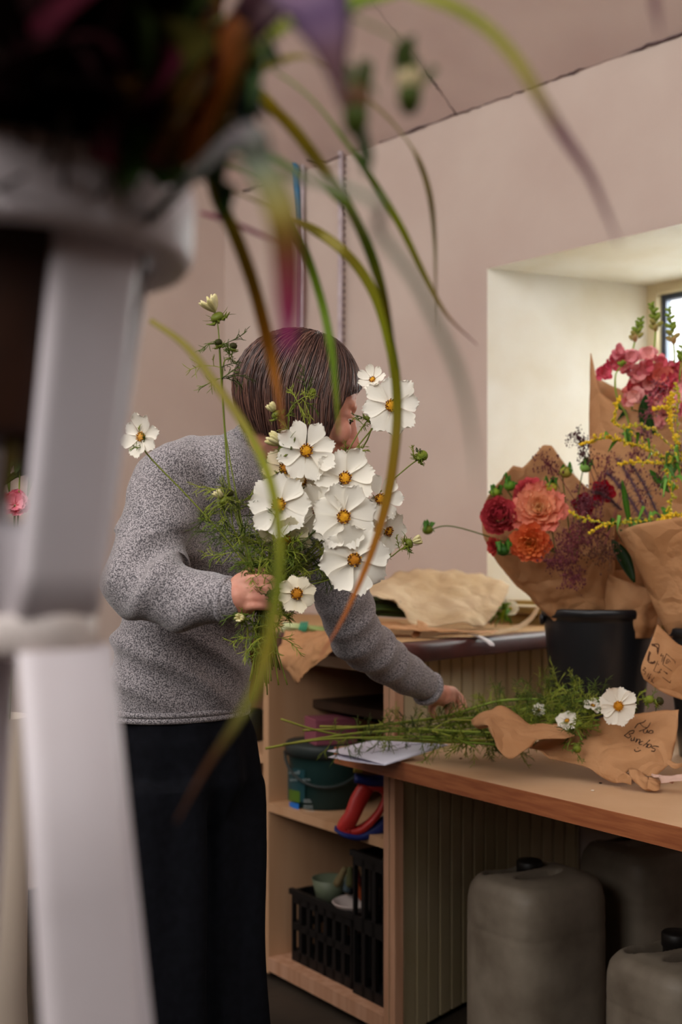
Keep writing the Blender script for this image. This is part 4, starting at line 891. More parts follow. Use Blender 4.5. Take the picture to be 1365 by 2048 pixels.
desk_cosmos(1186,1412,2.84,(.3,-.5,.8),20,'flattened white cosmos behind the one on the kraft sheet',[(1150,1430,2.86),(1100,1440,2.9)],leaves=(.6,))
for x, y, k, lb in ((1300,1399,'green','green bud on a curved stem right of the cosmos on the kraft sheet'),(1321,1402,'dark','dark bud at the tip right of the cosmos on the kraft sheet'),(1160,1450,'green','green bud above the fold of the kraft sheets'),(1155,1498,'green','brownish bud hanging over the fold of the kraft sheets')):
    c = P(x, y, 2.74); path = [Vector(p) for p in spline([c, c + Vector((-.02,.01,.0)), P(x-50 if x > 1200 else x+5, 1402 if x > 1200 else 1440, 2.8), P(1150,1440,2.86)], 5)]
    bud(x, y, 2.74, (.5,-.3,.3) if x > 1200 else (0,-.3,-1), 8, k, lb, (.1,.4), .03, path=path, group=None)
# kraft sheets on the desk
g = sheet_g(rows_px([[(943,1441,2.80),(968,1423,2.83),(1002,1413,2.86),(1036,1430,2.86),(1062,1447,2.84),(1112,1449,2.84),(1150,1468,2.80)],[(944,1446,2.76),(972,1434,2.76),(1000,1434,2.80),(1034,1446,2.80),(1062,1458,2.80),(1108,1458,2.80),(1150,1469,2.78)],[(952,1455,2.75),(974,1450,2.72),(990,1470,2.71),(1022,1480,2.73),(1060,1472,2.76),(1100,1466,2.78),(1150,1470,2.77)],[(962,1458,2.76),(984,1459,2.73),(991,1490,2.70),(1019,1517,2.69),(1052,1500,2.72),(1074,1484,2.75),(1150,1472,2.76)]]), 4, 6, .006, 9, 9)
tag(obj('kraft_sheet', g, M_kraft, solid=.0009), 'folded brown kraft sheet wrapped over the stems near the middle of the desk', 'paper')
kb = thing('kraft_sheet', P(1240,1560,2.72), 'brown kraft sheet with black handwriting and a smile, at the right of the desk', 'paper')
g = sheet_g(rows_px([[(1056,1494,2.86),(1120,1484,2.86),(1172,1452,2.88),(1235,1430,2.89),(1300,1421,2.88),(1359,1418,2.86)],[(1064,1500,2.82),(1130,1498,2.82),(1190,1482,2.80),(1250,1466,2.81),(1306,1458,2.81),(1356,1452,2.80)],[(1080,1508,2.79),(1150,1515,2.78),(1208,1510,2.74),(1256,1506,2.74),(1306,1500,2.74),(1352,1492,2.76)],[(1092,1514,2.78),(1172,1537,2.75),(1232,1566,2.70),(1262,1540,2.71),(1304,1553,2.69),(1342,1526,2.72)]]), 9, 8, .012, 8, 10)
obj('sheet', g, M_kraft, kb, solid=.0009); kbg = g
sc_ = lambda pts: [(1180 + x/7.378, 1400 + y/7.378) for x, y in pts]
ST = [sc_([(830,300),(790,330),(720,350),(690,380),(668,415)]), sc_([(745,350),(800,400),(850,410)]), sc_([(902,335),(870,390),(820,430),(730,462)]), sc_([(800,440),(795,480),(830,490),(858,440),(852,485),(880,480)]), sc_([(935,455),(900,450),(870,480),(900,495),(935,480),(930,455)]),
      sc_([(600,455),(560,490),(512,525)]), sc_([(600,455),(655,450),(640,490),(580,505),(610,530),(575,560),(545,545),(515,525)]), sc_([(618,560),(612,600),(650,590),(665,550),(655,605)]), sc_([(700,570),(680,625),(720,580),(745,590),(722,640)]), sc_([(790,610),(750,620),(735,655),(775,660)]),
      sc_([(890,590),(840,640),(790,680)]), sc_([(830,655),(860,650),(832,700)]), sc_([(880,650),(850,690),(880,705),(915,670),(885,650)]), sc_([(1020,690),(960,680),(915,700),(965,725),(955,755),(910,752)]),
      sc_([(665,728),(672,755),(710,760),(755,742)]), sc_([(712,705),(715,712)])]
obj('handwriting', strokes_on(kbg, ST, .0011), M_ink, kb)
# torn scraps
for i, (rw, lb) in enumerate((([[(1258,1540,2.68),(1275,1538,2.68),(1290,1548,2.68)],[(1262,1556,2.66),(1280,1558,2.65),(1300,1562,2.65)],[(1280,1572,2.64),(1292,1581,2.63),(1312,1582,2.63)]],'torn kraft scrap curled at the front of the sheet with handwriting'),
        ([[(1300,1552,2.66),(1312,1556,2.66),(1322,1564,2.66)],[(1296,1564,2.64),(1308,1570,2.63),(1320,1576,2.63)],[(1296,1576,2.62),(1310,1581,2.62),(1320,1580,2.62)]],'small square kraft scrap at the front edge of the torn heap'),
        ([[(1336,1519,2.70),(1352,1526,2.68),(1372,1524,2.66)],[(1334,1528,2.68),(1352,1537,2.66),(1374,1532,2.64)]],'curved kraft scrap at the right edge above the torn heap'),
        ([[(1228,1558,2.68),(1250,1546,2.66),(1262,1554,2.64)],[(1234,1566,2.67),(1250,1566,2.65),(1262,1570,2.63)]],'dark crumpled kraft end under the corner of the sheet with handwriting'),
        ([[(1318,1550,2.64),(1345,1550,2.62),(1380,1548,2.60)],[(1322,1566,2.62),(1345,1564,2.60),(1380,1560,2.58)]],'pale pink paper scrap at the right edge of the desk'),
        ([[(1305,1546,2.67),(1320,1550,2.66),(1350,1562,2.62)],[(1303,1550,2.66),(1318,1556,2.65),(1346,1567,2.62)]],'grey folded paper strip inside the torn heap'))):
    g = sheet_g(rows_px(rw), 6, 6, .004, 20, 11+i); tag(obj('paper_scrap', g, M_kraft if i < 4 else mat('scrap_pale', '#c9a797', .7), solid=.0009), lb, 'paper scrap')
P = _P
# crumbs on the desk
for x, y, c, lb in ((1202,1566,'#2a1c14','dark crumb on the desk in front of the kraft sheet'),(922,1517,'#6b4428','brown crumb on the desk beside the green heap'),(1186,1581,'#e8dcc8','pale petal scrap on the bare desk')):
    g = G(); c_ = PZ(x, y, ZD+.002); g.ell(c_, (.004,.0022,.0016), None, 8, 6); tag(obj('crumb', g, mat('crumb'+c[1:], c)), lb, 'crumb')
# ------------------------------------------------------------------ in the open shelves
def at(px, py, z): return PZ(px, py, z)
bk = Vector((-.045, 3.48, .529)); t = thing('paint_bucket', bk, 'dark green plastic bucket with a printed label on the middle shelf', 'bucket')
M_bk = mat('bucket_green', '#16302e', .45); g = G()
g.lathe([(0,.0),(.098,.0),(.102,.004),(.108,.12),(.113,.155),(.117,.16),(.117,.172),(.112,.178),(0,.178)], bk, 40); obj('bucket_wall', g, M_bk, t)
g = G(); g.lathe([(.114,.150),(.1205,.150),(.1215,.178),(.116,.186),(0,.186)], bk, 40); obj('lid', g, mat('lid_grey', '#2a312f', .5), t)
def on_cyl(px, py, rad=.1095):      # front of the bucket wall at a pixel
    X0 = (px-CX)/F; a = X0*X0+1; b = -2*(X0*bk.x+bk.y); c = bk.x**2+bk.y**2-rad**2; Y = (-b-math.sqrt(max(0, b*b-4*a*c)))/(2*a); return P(px, py, Y)
def patch(name, x0, y0, x1, y1, m, rad=.1105):
    g = G(); g.grid([[on_cyl(x0+(x1-x0)*i/8, y0+(y1-y0)*j/6+ (i/8)*5, rad) for i in range(9)] for j in range(7)]); return obj(name, g, m, t)
patch('label', 576, 1535, 610, 1600, mat('label_teal', '#183f44', .5)); patch('label', 578, 1578, 600, 1601, mat('label_leaf', '#4c6a1c', .5), .1112)
patch('label', 579, 1603, 598, 1617, mat('label_blue', '#1c6ac0', .4), .1115)
txt = lambda x, y, n, h: [(x+i*h*.55, y + (h*.45 if i % 2 else -h*.45)) for i in range(n)]
g = G()
for st in [txt(577,1546,12,3.4)+[(598,1549),(600,1543),(595,1542)], txt(580,1560,16,5), txt(608,1600,10,2.5), txt(608,1604,12,2.5), txt(608,1612,14,2.5), txt(608,1616,14,2.5), txt(608,1622,16,2.5)]:
    g.tube([on_cyl(x, y, .1128) for x, y in st], .0007, 4)
obj('lettering', g, mat('label_print', '#b9c4c4', .6), t)
g = G(); hp_ = [bk + Vector((.121*math.cos(a), .121*math.sin(a), .155 - .085*math.sin(math.pi*k/14))) for k, a in enumerate([math.pi + math.pi*k/14 for k in range(15)])]; g.tube(hp_, .0045, 8); obj('handle', g, mat('lid_grey', '#2a312f', .5), t)
g = G(); Bx = Matrix.Translation((-.03, 3.44, .716)) @ Matrix.Rotation(.35, 4, 'Z'); g.box((-.065,-.05,0),(.065,.05,.075), Bx); tag(obj('pink_box', g, mat('box_pink', '#8a4a58', .6), bevel=.003, smooth=False), 'dusky pink box on top of the green bucket', 'box')
# red and blue handled tool
tc = Vector((.043, 3.14, .5295)); t = thing('handled_tool', tc, 'red and blue plastic tool with a D-shaped handle at the shelf edge', 'tool')
def band(pts, wid, dep, m, name):
    g = G(); pp = [Vector(p) for p in spline(pts, 5)]; rows = []
    for i, p in enumerate(pp):
        tn = (pp[min(i+1,len(pp)-1)]-pp[max(i-1,0)]).normalized(); s = tn.cross(Vector((0,1,0))).normalized(); f = i/(len(pp)-1)*(len(wid)-1); k = min(int(f), len(wid)-2); w_ = wid[k]+(wid[k+1]-wid[k])*(f-k)
        rows.append([p + s*w_*math.copysign(abs(math.cos(a))**.7, math.cos(a)) + Vector((0,dep,0))*math.copysign(abs(math.sin(a))**.7, math.sin(a)) for a in [2*math.pi*q/16 for q in range(16)]])
    g.grid(rows, True); o = len(rows)-1; g.f.append(tuple(range(16))[::-1]); g.f.append(tuple(o*16+q for q in range(16))); return obj(name, g, m, t)
M_red, M_blue = mat('tool_red', '#b02a26', .4), mat('tool_blue', '#1c2a6a', .4)
band(px_([(735,1570,3.13),(718,1600,3.12),(704,1632,3.11),(690,1655,3.11),(700,1662,3.11)]), [.022,.023,.021,.022,.014], .024, M_red, 'handle_grip')
band(px_([(738,1574,3.13),(760,1574,3.13),(772,1590,3.13),(764,1615,3.12),(744,1642,3.11),(720,1660,3.11),(698,1662,3.11)]), [.010,.012,.010,.009,.010,.012,.012], .022, M_red, 'handle_loop')
band(px_([(670,1656,3.11),(690,1668,3.10),(720,1672,3.11),(750,1660,3.12),(785,1640,3.13)]), [.004,.007,.010,.018,.024], .026, M_blue, 'base')
band(px_([(710,1556,3.13),(745,1562,3.13),(775,1562,3.13)]), [.012,.013,.013], .028, M_blue, 'collar')
band(px_([(708,1537,3.13),(726,1539,3.13)]), [.010,.009], .02, mat('tool_yellow', '#b8a848', .5), 'tag')
# crates and pots in the bottom bay
M_black = mat('crate_black', '#141212', .5)
def crate(cx_, w_, d_, h_, z0, label, rot=0, slots=6, tilt=0):
    B = Bc @ Matrix.Translation(cx_) @ Matrix.Rotation(rot, 4, 'Z'); t = thing('plastic_crate', Bc @ Vector(cx_), label, 'crate')
    def side(a, b):   # slatted wall from a to b
        g = G(); d = (b-a); L_ = d.length; d.normalize(); n = Vector((-d.y, d.x, 0))*.006
        def bar(x0, x1, z0, z1):
            q = [a+d*x0, a+d*x1]; vs = [q[0]-n, q[1]-n, q[1]+n, q[0]+n]; vs = [v+Vector((0,0,z0)) for v in vs]+[v+Vector((0,0,z1)) for v in vs]
            g.add([B @ v for v in vs], [(0,3,2,1),(4,5,6,7),(0,1,5,4),(1,2,6,5),(2,3,7,6),(3,0,4,7)])
        bar(0, L_, 0, .03); bar(0, L_, h_-.035, h_); bar(0, L_, h_*.45, h_*.55)
        for k in range(slots+1): x = L_*k/slots; bar(max(0, x-.008), min(L_, x+.008), 0, h_)
        obj('side', g, M_black, t, False)
    c = [Vector((-w_/2,-d_/2,0)), Vector((w_/2,-d_/2,0)), Vector((w_/2,d_/2,0)), Vector((-w_/2,d_/2,0))]
    for k in range(4): side(c[k], c[(k+1)%4])
    g = G(); g.box((-w_/2,-d_/2,0),(w_/2,d_/2,.006), B); obj('bottom', g, M_black, t, False)
    g = G(); g.box((-w_/2-.01,-d_/2-.01,h_-.012),(w_/2+.01,-d_/2+.004,h_+.004), B); g.box((-w_/2-.01,d_/2-.004,h_-.012),(w_/2+.01,d_/2+.01,h_+.004), B); obj('rim', g, M_black, t, False)
crate((.395,.20,.071), .30, .30, .205, 0, 'low black slatted crate at the left of the bottom shelf', 0, 7)
crate((.157,.13,.071), .14, .18, .385, 0, 'tall black slatted crate standing at the right of the bottom shelf', 0, 3)
bw = Bc @ Vector((.47,.13,.28)); g = G(); g.lathe([(0,-.03),(.035,-.03),(.052,.035),(.055,.035),(.038,-.035),(0,-.035)], bw, 28); tag(obj('plastic_tub', g, mat('tub_grey', '#5c6450', .5)), 'grey green plastic tub in the low black crate', 'tub')
pt = Bc @ Vector((.305,.10,.255)); t = thing('white_dish', pt, 'white rimmed dish of odds and ends on the low black crate', 'dish')
g = G(); g.lathe([(0,0),(.05,0),(.062,.03),(.066,.034),(.062,.037),(.05,.010),(0,.008)], pt, 32); obj('dish', g, mat('dish_white', '#b0a29c', .4), t)
random.seed(6)
for k, (c, nm) in enumerate((('#8a3a14','orange'),('#5a1c18','red'),('#4a4a2a','olive'),('#3c4a50','slate'),('#6a5a3a','tan'))):
    q = Bc @ Vector((.27+.03*k, .10+.012*(k%2), .31+.012*(k%3))); g = G(); g.cone(q, q+Vector((.01*(k-2),.0,.04+.012*(k%2))), .013, .009, 10)
    tag(obj('seed_head', remeshed(g, .003, 1), mat('odd'+nm, c, .7)), nm+' dried flower head in the white dish', 'dried flower')
t2 = Bc @ Vector((.92,.12,.666)); g = G(); g.lathe([(0,0),(.05,0),(.055,.09),(.045,.10),(0,.10)], t2, 24); tag(obj('storage_tin', g, mat('tin_olive', '#2f2f22', .5)), 'dark olive tin on the left shelf behind the trousers', 'tin')
g = G(); Bx = Bc @ Matrix.Translation((.78,.12,.071)); g.box((-.05,-.08,0),(.06,.1,.20), Bx); tag(obj('white_carton', g, mat('carton', '#8f8a8c', .6), smooth=False, bevel=.003), 'pale carton on the bottom left shelf behind the trousers', 'carton')
# ------------------------------------------------------------------ jerrycans under the desk
M_jc = mat('jerrycan_plastic', '#8a7f70', .5, '#64594c', 9, 8, .2, 30, trans=.05, ramp=(.25,.7))
def jerry(c, w_, d_, h_, rot, label, sc=1):
    c = Vector(c); B = Matrix.Translation(c) @ Matrix.Rotation(rot, 4, 'Z'); t = thing('jerrycan', c, label, 'jerrycan')
    g = G()
    def sec(z, k, ox=0): return (B @ Vector((ox,0,z)), k)
    def sq(z, a, b, ox=0):
        r = []
        for i in range(40):
            th = 2*math.pi*i/40; ca, sa = math.cos(th), math.sin(th); r.append(B @ Vector((ox + a*math.copysign(abs(ca)**.5, ca), b*math.copysign(abs(sa)**.5, sa), z)))
        return r
    def blk(levels):
        rows = [sq(*l) for l in levels]; g.grid(rows, True); o = len(g.v)-40*len(rows); g.f.append(tuple(range(o, o+40))[::-1]); g.f.append(tuple(o+40*(len(rows)-1)+k for k in range(40)))
    a, b = w_/2, d_/2
    blk([(0,a*.95,b*.95),(.01,a,b),(h_*.25,a,b),(h_*.72,a,b),(h_*.735,a*.985,b*.985),(h_*.75,a,b),(h_*.86,a*.995,b*.99),(h_*.92,a*.96,b*.95),(h_*.965,a*.86,b*.84),(h_*.985,a*.62,b*.58)])
    rm_ = remeshed(g, .0055, 5); Bi = B.inverted(); out = []
    for v in rm_.v:
        p = Bi @ Vector(v)
        if p.z > h_*.7:
            e1 = ((p.x+.01)/(a*.50))**2 + ((p.y+b*.16)/(b*.20))**2; e2 = ((p.x-a*.05)/(a*.70))**2 + ((p.y-b*.52)/(b*.34))**2
            d = .060*max(0, 1-e1**2) if e1 < 1 else 0
            d = max(d, .050*min(1, max(0, 1.15-e2)*2.2)); k = min(1, (p.z-h_*.7)/(h_*.2)); p.z -= d*k
        out.append(tuple(B @ p))
    rm_.v = out; obj('can_body', rm_, M_jc, t)
    g = G(); q = B @ Vector((a*.30, b*.52, h_*.875)); g.lathe([(.030,0),(.030,.03),(.033,.032),(.033,.058),(.029,.062),(0,.062)], q, 24); obj('cap', g, mat('cap_black', '#14100e', .5), t)
jerry((.475, 2.86, 0), .30, .26, .50, .62, 'grubby translucent white jerrycan under the desk, nearest the beadboard')
jerry((.80, 3.10, 0), .30, .26, .52, .62, 'shadowed jerrycan standing farthest back under the desk')
jerry((.735, 2.50, 0), .30, .26, .425, .55, 'pinkish white jerrycan at the front right under the desk')
# ------------------------------------------------------------------ black flower buckets
M_bbk = mat('bucket_black', '#15171b', .38, spec=.5, coat=.1)
def fbucket(c, r0, r1, h, label):
    c = Vector(c); t = thing('flower_bucket', c, label, 'bucket'); g = G()
    g.lathe([(0,.0),(r0,.0),(r0+.002,.004),(r1*.985,h*.90),(r1*.99,h*.93),(r1+.004,h*.935),(r1+.005,h-.003),(r1+.001,h),(r1-.004,h-.004),(r0-.004,.01),(0,.008)], c, 56); obj('bucket_wall', g, M_bbk, t)
    g = G()
    for s in (-1, 1): g.ell(c + Vector((s*(r1+.004), 0, h-.03)), (.008,.014,.016), None, 10, 8)
    obj('handle_lug', g, M_bbk, t); return t
B1 = Vector((.688, 3.14, ZD)); fbucket(B1, .108, .146, .363, 'large black flower bucket on the desk holding the wrapped dahlias')
B2 = Vector((.955, 2.92, ZD)); fbucket(B2, .108, .140, .324, 'black flower bucket at the right edge, half hidden behind a kraft flap')
# ------------------------------------------------------------------ kraft wraps
def wrap(levels, Y0, rim, label, dep=.8, cr=.006, seed=0, m=None):
    lv = spline([(a, b, c) for a, b, c in levels], 10); ys = [l[1] for l in lv]
    def at_y(y):
        for p, q in zip(lv, lv[1:]):
            if (p[1]-y)*(q[1]-y) <= 0 and p[1] != q[1]: f = (y-p[1])/(q[1]-p[1]); return [p[i]+(q[i]-p[i])*f for i in range(3)]
        return lv[-1] if abs(y-lv[-1][1]) < abs(y-lv[0][1]) else lv[0]
    N = 96; y0 = ys[0]; rows = []; rt = rim + [(360+rim[0][0], rim[0][1])]
    def ry(th):
        for (a, x), (b, y) in zip(rt, rt[1:]):
            if a <= th <= b: return x+(y-x)*(th-a)/(b-a)
        return rt[0][1]
    for j in range(33):
        r = []
        for i in range(N):
            th = 360*i/N; y = y0 + (ry(th)-y0)*j/32; c = at_y(y); a = math.radians(th)
            p = P(c[0]+c[2]*math.cos(a), y, Y0) + Vector((0, c[2]*Y0/F*dep*math.sin(a), 0))
            q = p*9+Vector((seed,0,0)); d = (abs(noise.noise(q))*2-.5 + .5*(abs(noise.noise(q*2.4))*2-.5))*cr*(1.25-j/32)
            pl = .004*math.sin(a*7+seed+p.z*6)*(1-j/40)
            r.append(p + Vector((math.cos(a), math.sin(a), 0))*(d+pl))
        rows.append(r)
    g = G(); g.grid(rows, True); return tag(obj('kraft_wrap', g, m or M_kraft, solid=.0009), label, 'paper wrap'), g
w1, g_ = wrap([(1172,1262,46),(1162,1235,66),(1138,1190,84),(1112,1130,112),(1098,1070,128),(1094,1010,126),(1092,950,100),(1090,870,66)], 3.11,
     [(0,1030),(40,960),(70,886),(85,884),(112,930),(128,926),(160,985),(178,1030),(200,1045),(235,1090),(270,1110),(310,1108),(335,1090)], 'kraft paper cone wrapped round the dahlias in the black bucket', cr=.013, seed=1)
w2, g_ = wrap([(1262,1275,46),(1266,1210,76),(1276,1100,95),(1284,950,103),(1290,830,108),(1296,690,112)], 3.27,
     [(0,850),(60,800),(100,770),(150,740),(174,702),(186,722),(205,790),(235,826),(270,842),(310,855)], 'tall kraft paper cone wrapped round the pink snapdragons', cr=.003, seed=2)
w3, g_ = wrap([(1412,1300,50),(1404,1245,80),(1396,1150,112),(1386,1065,146),(1380,1000,156)], 2.92,
     [(0,1020),(90,1000),(150,1040),(180,1066),(215,1050),(270,1032),(320,1030)], 'smooth kraft paper cone at the right edge in front of the goldenrod', cr=.003, seed=3)
w4, g_ = wrap([(1262,1275,36),(1262,1235,52),(1272,1190,62),(1276,1145,58)], 3.06, [(0,1175),(90,1140),(150,1142),(200,1150),(250,1165),(300,1185)], 'small bright kraft wrap between the two larger cones in the bucket', cr=.008, seed=4)
fl = thing('kraft_flap', P(1330,1330,2.76), 'kraft flap with a stamped date box hanging in front of the right bucket', 'paper')
g = sheet_g(rows_px([[(1316,1248,2.76),(1330,1262,2.76),(1350,1282,2.76),(1382,1300,2.76)],[(1300,1290,2.73),(1325,1300,2.73),(1350,1312,2.73),(1385,1330,2.74)],[(1283,1335,2.72),(1312,1345,2.71),(1345,1352,2.71),(1386,1365,2.72)],[(1288,1358,2.72),(1318,1380,2.71),(1348,1394,2.71),(1388,1406,2.72)]]), 8, 8, .0025, 8, 17); obj('sheet', g, M_kraft, fl, solid=.0009)
s2 = lambda pts: [(1260+x/10.238, 1230+y/10.24) for x, y in pts]
st = [s2([(755,790),(940,960)]), s2([(940,960),(830,1390)]), s2([(830,1390),(495,1140)]), s2([(495,1140),(580,940)]), s2([(755,790),(680,1010)]), s2([(690,1020),(870,1150)]),
      s2([(660,790),(640,840),(690,830),(670,900),(660,960)]), s2([(740,850),(700,900),(690,1000)]), s2([(760,930),(800,960),(745,990),(780,900),(840,960)]), s2([(575,990),(600,1020)]), s2([(560,1160),(600,1190),(640,1110),(660,1130)]), s2([(700,1150),(780,1200),(740,1180),(770,1215)]), s2([(590,1160),(640,1180)]),
      s2([(290,1060),(330,1090),(270,1130),(330,1160),(300,1220)]), s2([(400,1190),(360,1270)]), s2([(440,1200),(380,1310),(430,1270)]), s2([(510,1270),(440,1370)]), s2([(450,1310),(490,1400)])]
obj('stamped_writing', strokes_on(g, st, .0007), mat('stamp_ink', '#4f3020', .8), fl)
st = [s2([(440,600),(590,600),(595,700),(575,800)]), s2([(460,620),(560,660),(570,760)]), s2([(470,590),(540,640),(588,690)]), s2([(410,740),(385,830),(375,930),(420,980),(490,990),(530,960)]), s2([(430,760),(400,850),(395,930)]), s2([(430,960),(480,970),(520,940)])]
obj('stamped_motif', strokes_on(g, st, .0011), mat('stamp_ink', '#4f3020', .8), fl)
# ------------------------------------------------------------------ dahlias
def in_bucket(c, b=B1, up=0): return P(1150+R_(-18,18), 1225+R_(-10,10), 3.13+R_(-.02,.02))
def cone_via(c): return [P(1108+(0 if c.x < .56 else 40)+R_(-8,8), 1110+R_(-8,8), 3.10)]
def dahlia(px, py, Y, n, Rp, c_in, c_out, label, npet=64, wid=.30, pomp=False, cat='flower'):
    c = P(px, py, Y); B = basis(Vector(n), roll=R_(0,3)); Rm = Rp*Y/F; e = in_bucket(c); t = thing('dahlia', e, label, cat)
    for ring_ in range(5):
        f0, f1 = ring_/5, (ring_+1)/5; g = G()
        for k in range(int(npet*f0), int(npet*f1)):
            f = k/npet; a = k*2.39996; el = (1-f)**.8
            if pomp: tilt = 1.45*(1-f)**.6 - .35*f; L = Rm*(.55+.25*f); base = Rm*.42
            else: tilt = 1.35*(1-f)**.9 - .05; L = Rm*(.35+.62*f); base = Rm*.06
            d = Vector((math.cos(a)*math.cos(tilt), math.sin(a)*math.cos(tilt), math.sin(tilt))); nn = Vector((-math.cos(a)*math.sin(tilt), -math.sin(a)*math.sin(tilt), math.cos(tilt)))
            s = nn.cross(d); Bp = B @ Matrix((d, s, nn)).transposed(); org = c + B @ (d*base*(1 if pomp else f))
            petal_g(g, org, Bp, 0, L, L*wid*(1.15 if pomp else 1), R_(.05,.2)*(2 if pomp else 1), R_(-.05,.15), mixc(c_in, c_out, min(1, f*1.15+R_(-.12,.12))), k, bc=mixc(c_in, (.02,0,0,1), .55) if (pomp or c_out[1] < .12) else mixc(c_in, c_out, .3))
        obj('petal_ring', g, mat('dahlia_petal', '#ffffff', .55, trans=.3, vc=True, spec=.2), t)
    g = G(); b_ = c - B @ Vector((0,0,.03)); pth = [Vector(p) for p in spline([c - B @ Vector((0,0,.002)), b_] + cone_via(c) + [e], 5)]; g.tube(pth, .0022, 6, True, SG2); obj('stem', g, M_stem, t); return t
random.seed(51)
CR, CRD = lin('#f0906a'), lin('#e0604e'); RD, RDD = lin('#b8283a'), lin('#d84a52'); OR2 = lin('#f09a50')
dahlia(1000,1032,2.98,(-.3,-1,.1),33,lin('#b42c3c'),lin('#d4505a'),'dark red pompon dahlia at the left edge of the kraft cone',60,.42,True)
dahlia(1078,1022,2.97,(-.2,-1,.35),62,lin('#fbd298'),lin('#ee8478'),'large coral pink dahlia with a pale heart, biggest in the cone',60,.30)
dahlia(1062,1082,2.94,(-.25,-.95,-.35),46,lin('#e88a38'),lin('#f07a50'),'orange dahlia drooping over the front of the kraft cone',60,.30)
dahlia(1060,985,3.06,(-.3,-.8,.6),36,RD,lin('#e05a60'),'red dahlia standing behind the coral one',54,.30)
dahlia(992,1092,2.98,(-.7,-.7,-.1),22,RD,lin('#d8584a'),'small red dahlia low at the left rim of the cone',40,.3)
dahlia(1206,986,3.08,(.1,-1,.2),28,lin('#9a1020'),lin('#c81c34'),'crimson dahlia between the two kraft cones',40,.34)
dahlia(1168,1010,3.10,(-.2,-1,.1),26,lin('#7a1020'),lin('#a01c30'),'deep red dahlia half lost in the purple haze',40,.34)
dahlia(1188,1050,3.10,(.2,-1,-.1),20,lin('#7a1020'),lin('#981c2c'),'small deep red dahlia low in the purple haze',36,.34)
def gbud(px, py, Y, r, col, label, to=None):
    c = P(px, py, Y); e = to or in_bucket(c); t = thing('dahlia_bud', e, label, 'flower bud'); g = G(); rm = r*Y/F; g.ell(c, (rm,rm,rm*.85), None, 12, 8, col); obj('bud_head', g, M_leaf, t)
    g = G()
    for k in range(6): a = k*1.05; broad_leaf(g, c-Vector((0,0,rm*.5)), c+Vector((math.cos(a)*rm*1.3, math.sin(a)*rm*1.3, rm*R_(-.4,.6))), rm*.9, lin('#3d6a1c'))
    obj('calyx', g, M_leaf, t, solid=.0003); g = G(); g.tube([Vector(q) for q in spline([c, c.lerp(e,.3)+Vector((0,0,.02)), e] if to else [c, c+Vector((0,.04,-.01))] + cone_via(c) + [e], 6)], .0016, 6, True, lin('#4d6a22')); obj('stem', g, M_stem, t)
gbud(992,985,3.0,11,lin('#7f9a2a'),'green dahlia bud above the dark red pompon')
gbud(1020,972,3.03,12,lin('#5f8a24'),'green dahlia bud at the upper left of the cone')
gbud(1103,975,2.97,13,lin('#b0a838'),'yellow green dahlia bud above the coral dahlia')
gbud(1132,945,3.0,13,lin('#a8a040'),'yellowish bud high between the cone peak and the purple panicles')
gbud(1172,935,3.05,12,lin('#8fc05a'),'pale green bud beside the tall cone')
gbud(1007,1101,2.92,13,lin('#2f5a1c'),'dark green bud at the front rim of the cone')
gbud(856,1060,2.93,11,lin('#6f7a24'),'lone green bud on a long stem reaching left over the counter',P(1030,1090,3.02))
# ------------------------------------------------------------------ airy purple panicles
def panicle(px, py, Y, sp, n, label, dots, col, to=(1190,1150,3.08), r=.0019, grp=None):
    c = P(px, py, Y); e = P(*to); t = thing('airy_panicle', e, label, 'foliage', grp); g = G(); gd = G()
    ax = (c-e).normalized(); pth = [Vector(q) for q in spline([e, e.lerp(c,.6)+Vector((0,0,.01)), c], 6)]; g.tube(pth, .0009, 5, True, col)
    for k in range(int(n*1.5)):
        o = pth[-1-(k % 7)]; d = (rv() + ax*.5).normalized(); q = thread(g, o, d, sp*R_(.4,1.05), .00045, col, R_(.2,.9), 5)
        for m in range(dots):
            b = q[R_(0,1) > .5 and 4 or 3 if m % 2 else 5]; d2 = rv().normalized()*R_(.004,.014); thread(g, b, d2, d2.length, .00035, col, .3, 2); s = R_(.6,1.2)*r
            gd.ell(b+d2, (s,s,s*1.6), None, 5, 4, mixc(col, lin('#4a1820'), R_(0,.8)))
    obj('branchlets', g, M_stem, t); obj('seeds', gd, M_leaf, t, kind='stuff'); return t
random.seed(61)
PC = lin('#8a4a50')
panicle(1092,925,2.95,.045,22,'purple panicle crossing the peak of the dahlia cone',3,lin('#6f2e3a'),(1150,1000,2.95))
panicle(1155,872,2.97,.035,26,'dark panicle against the bright window reveal',3,lin('#4a2a34'),(1195,950,2.98))
panicle(1165,905,2.97,.03,14,'thin dark panicle just left of the tall cone',3,lin('#4a2a34'),(1195,980,2.98))
panicle(1135,1070,2.88,.055,44,'wide purple panicle spilling in front of the coral dahlia',4,lin('#843e46'))
panicle(1110,1120,2.86,.05,40,'purple panicle hanging over the front of the dahlia cone',4,lin('#763640'))
panicle(1140,1160,2.86,.035,26,'lowest purple panicle over the creased kraft of the cone',4,lin('#7c3a44'))
panicle(1175,1050,2.92,.05,46,'hazy purple panicle in the gap between the cones',3,PC)
panicle(1210,1100,2.90,.05,40,'brownish purple panicle above the bucket rim',3,lin('#6a4430'))
panicle(1170,990,3.0,.045,46,'misty plum panicle over the deep red dahlias',3,lin('#8a4a58'))
panicle(1215,920,3.0,.035,26,'dusky pink panicle in front of the tall cone',4,lin('#8a4252'))
panicle(1290,880,3.0,.03,22,'small plum panicle below the snapdragons',4,lin('#7a3648'))
panicle(1318,770,3.05,.03,26,'pink purple panicle among the snapdragon blossoms',4,lin('#9a4a5c'))
panicle(1350,905,2.9,.04,26,'plum panicle at the right edge behind the goldenrod',4,lin('#763640'))
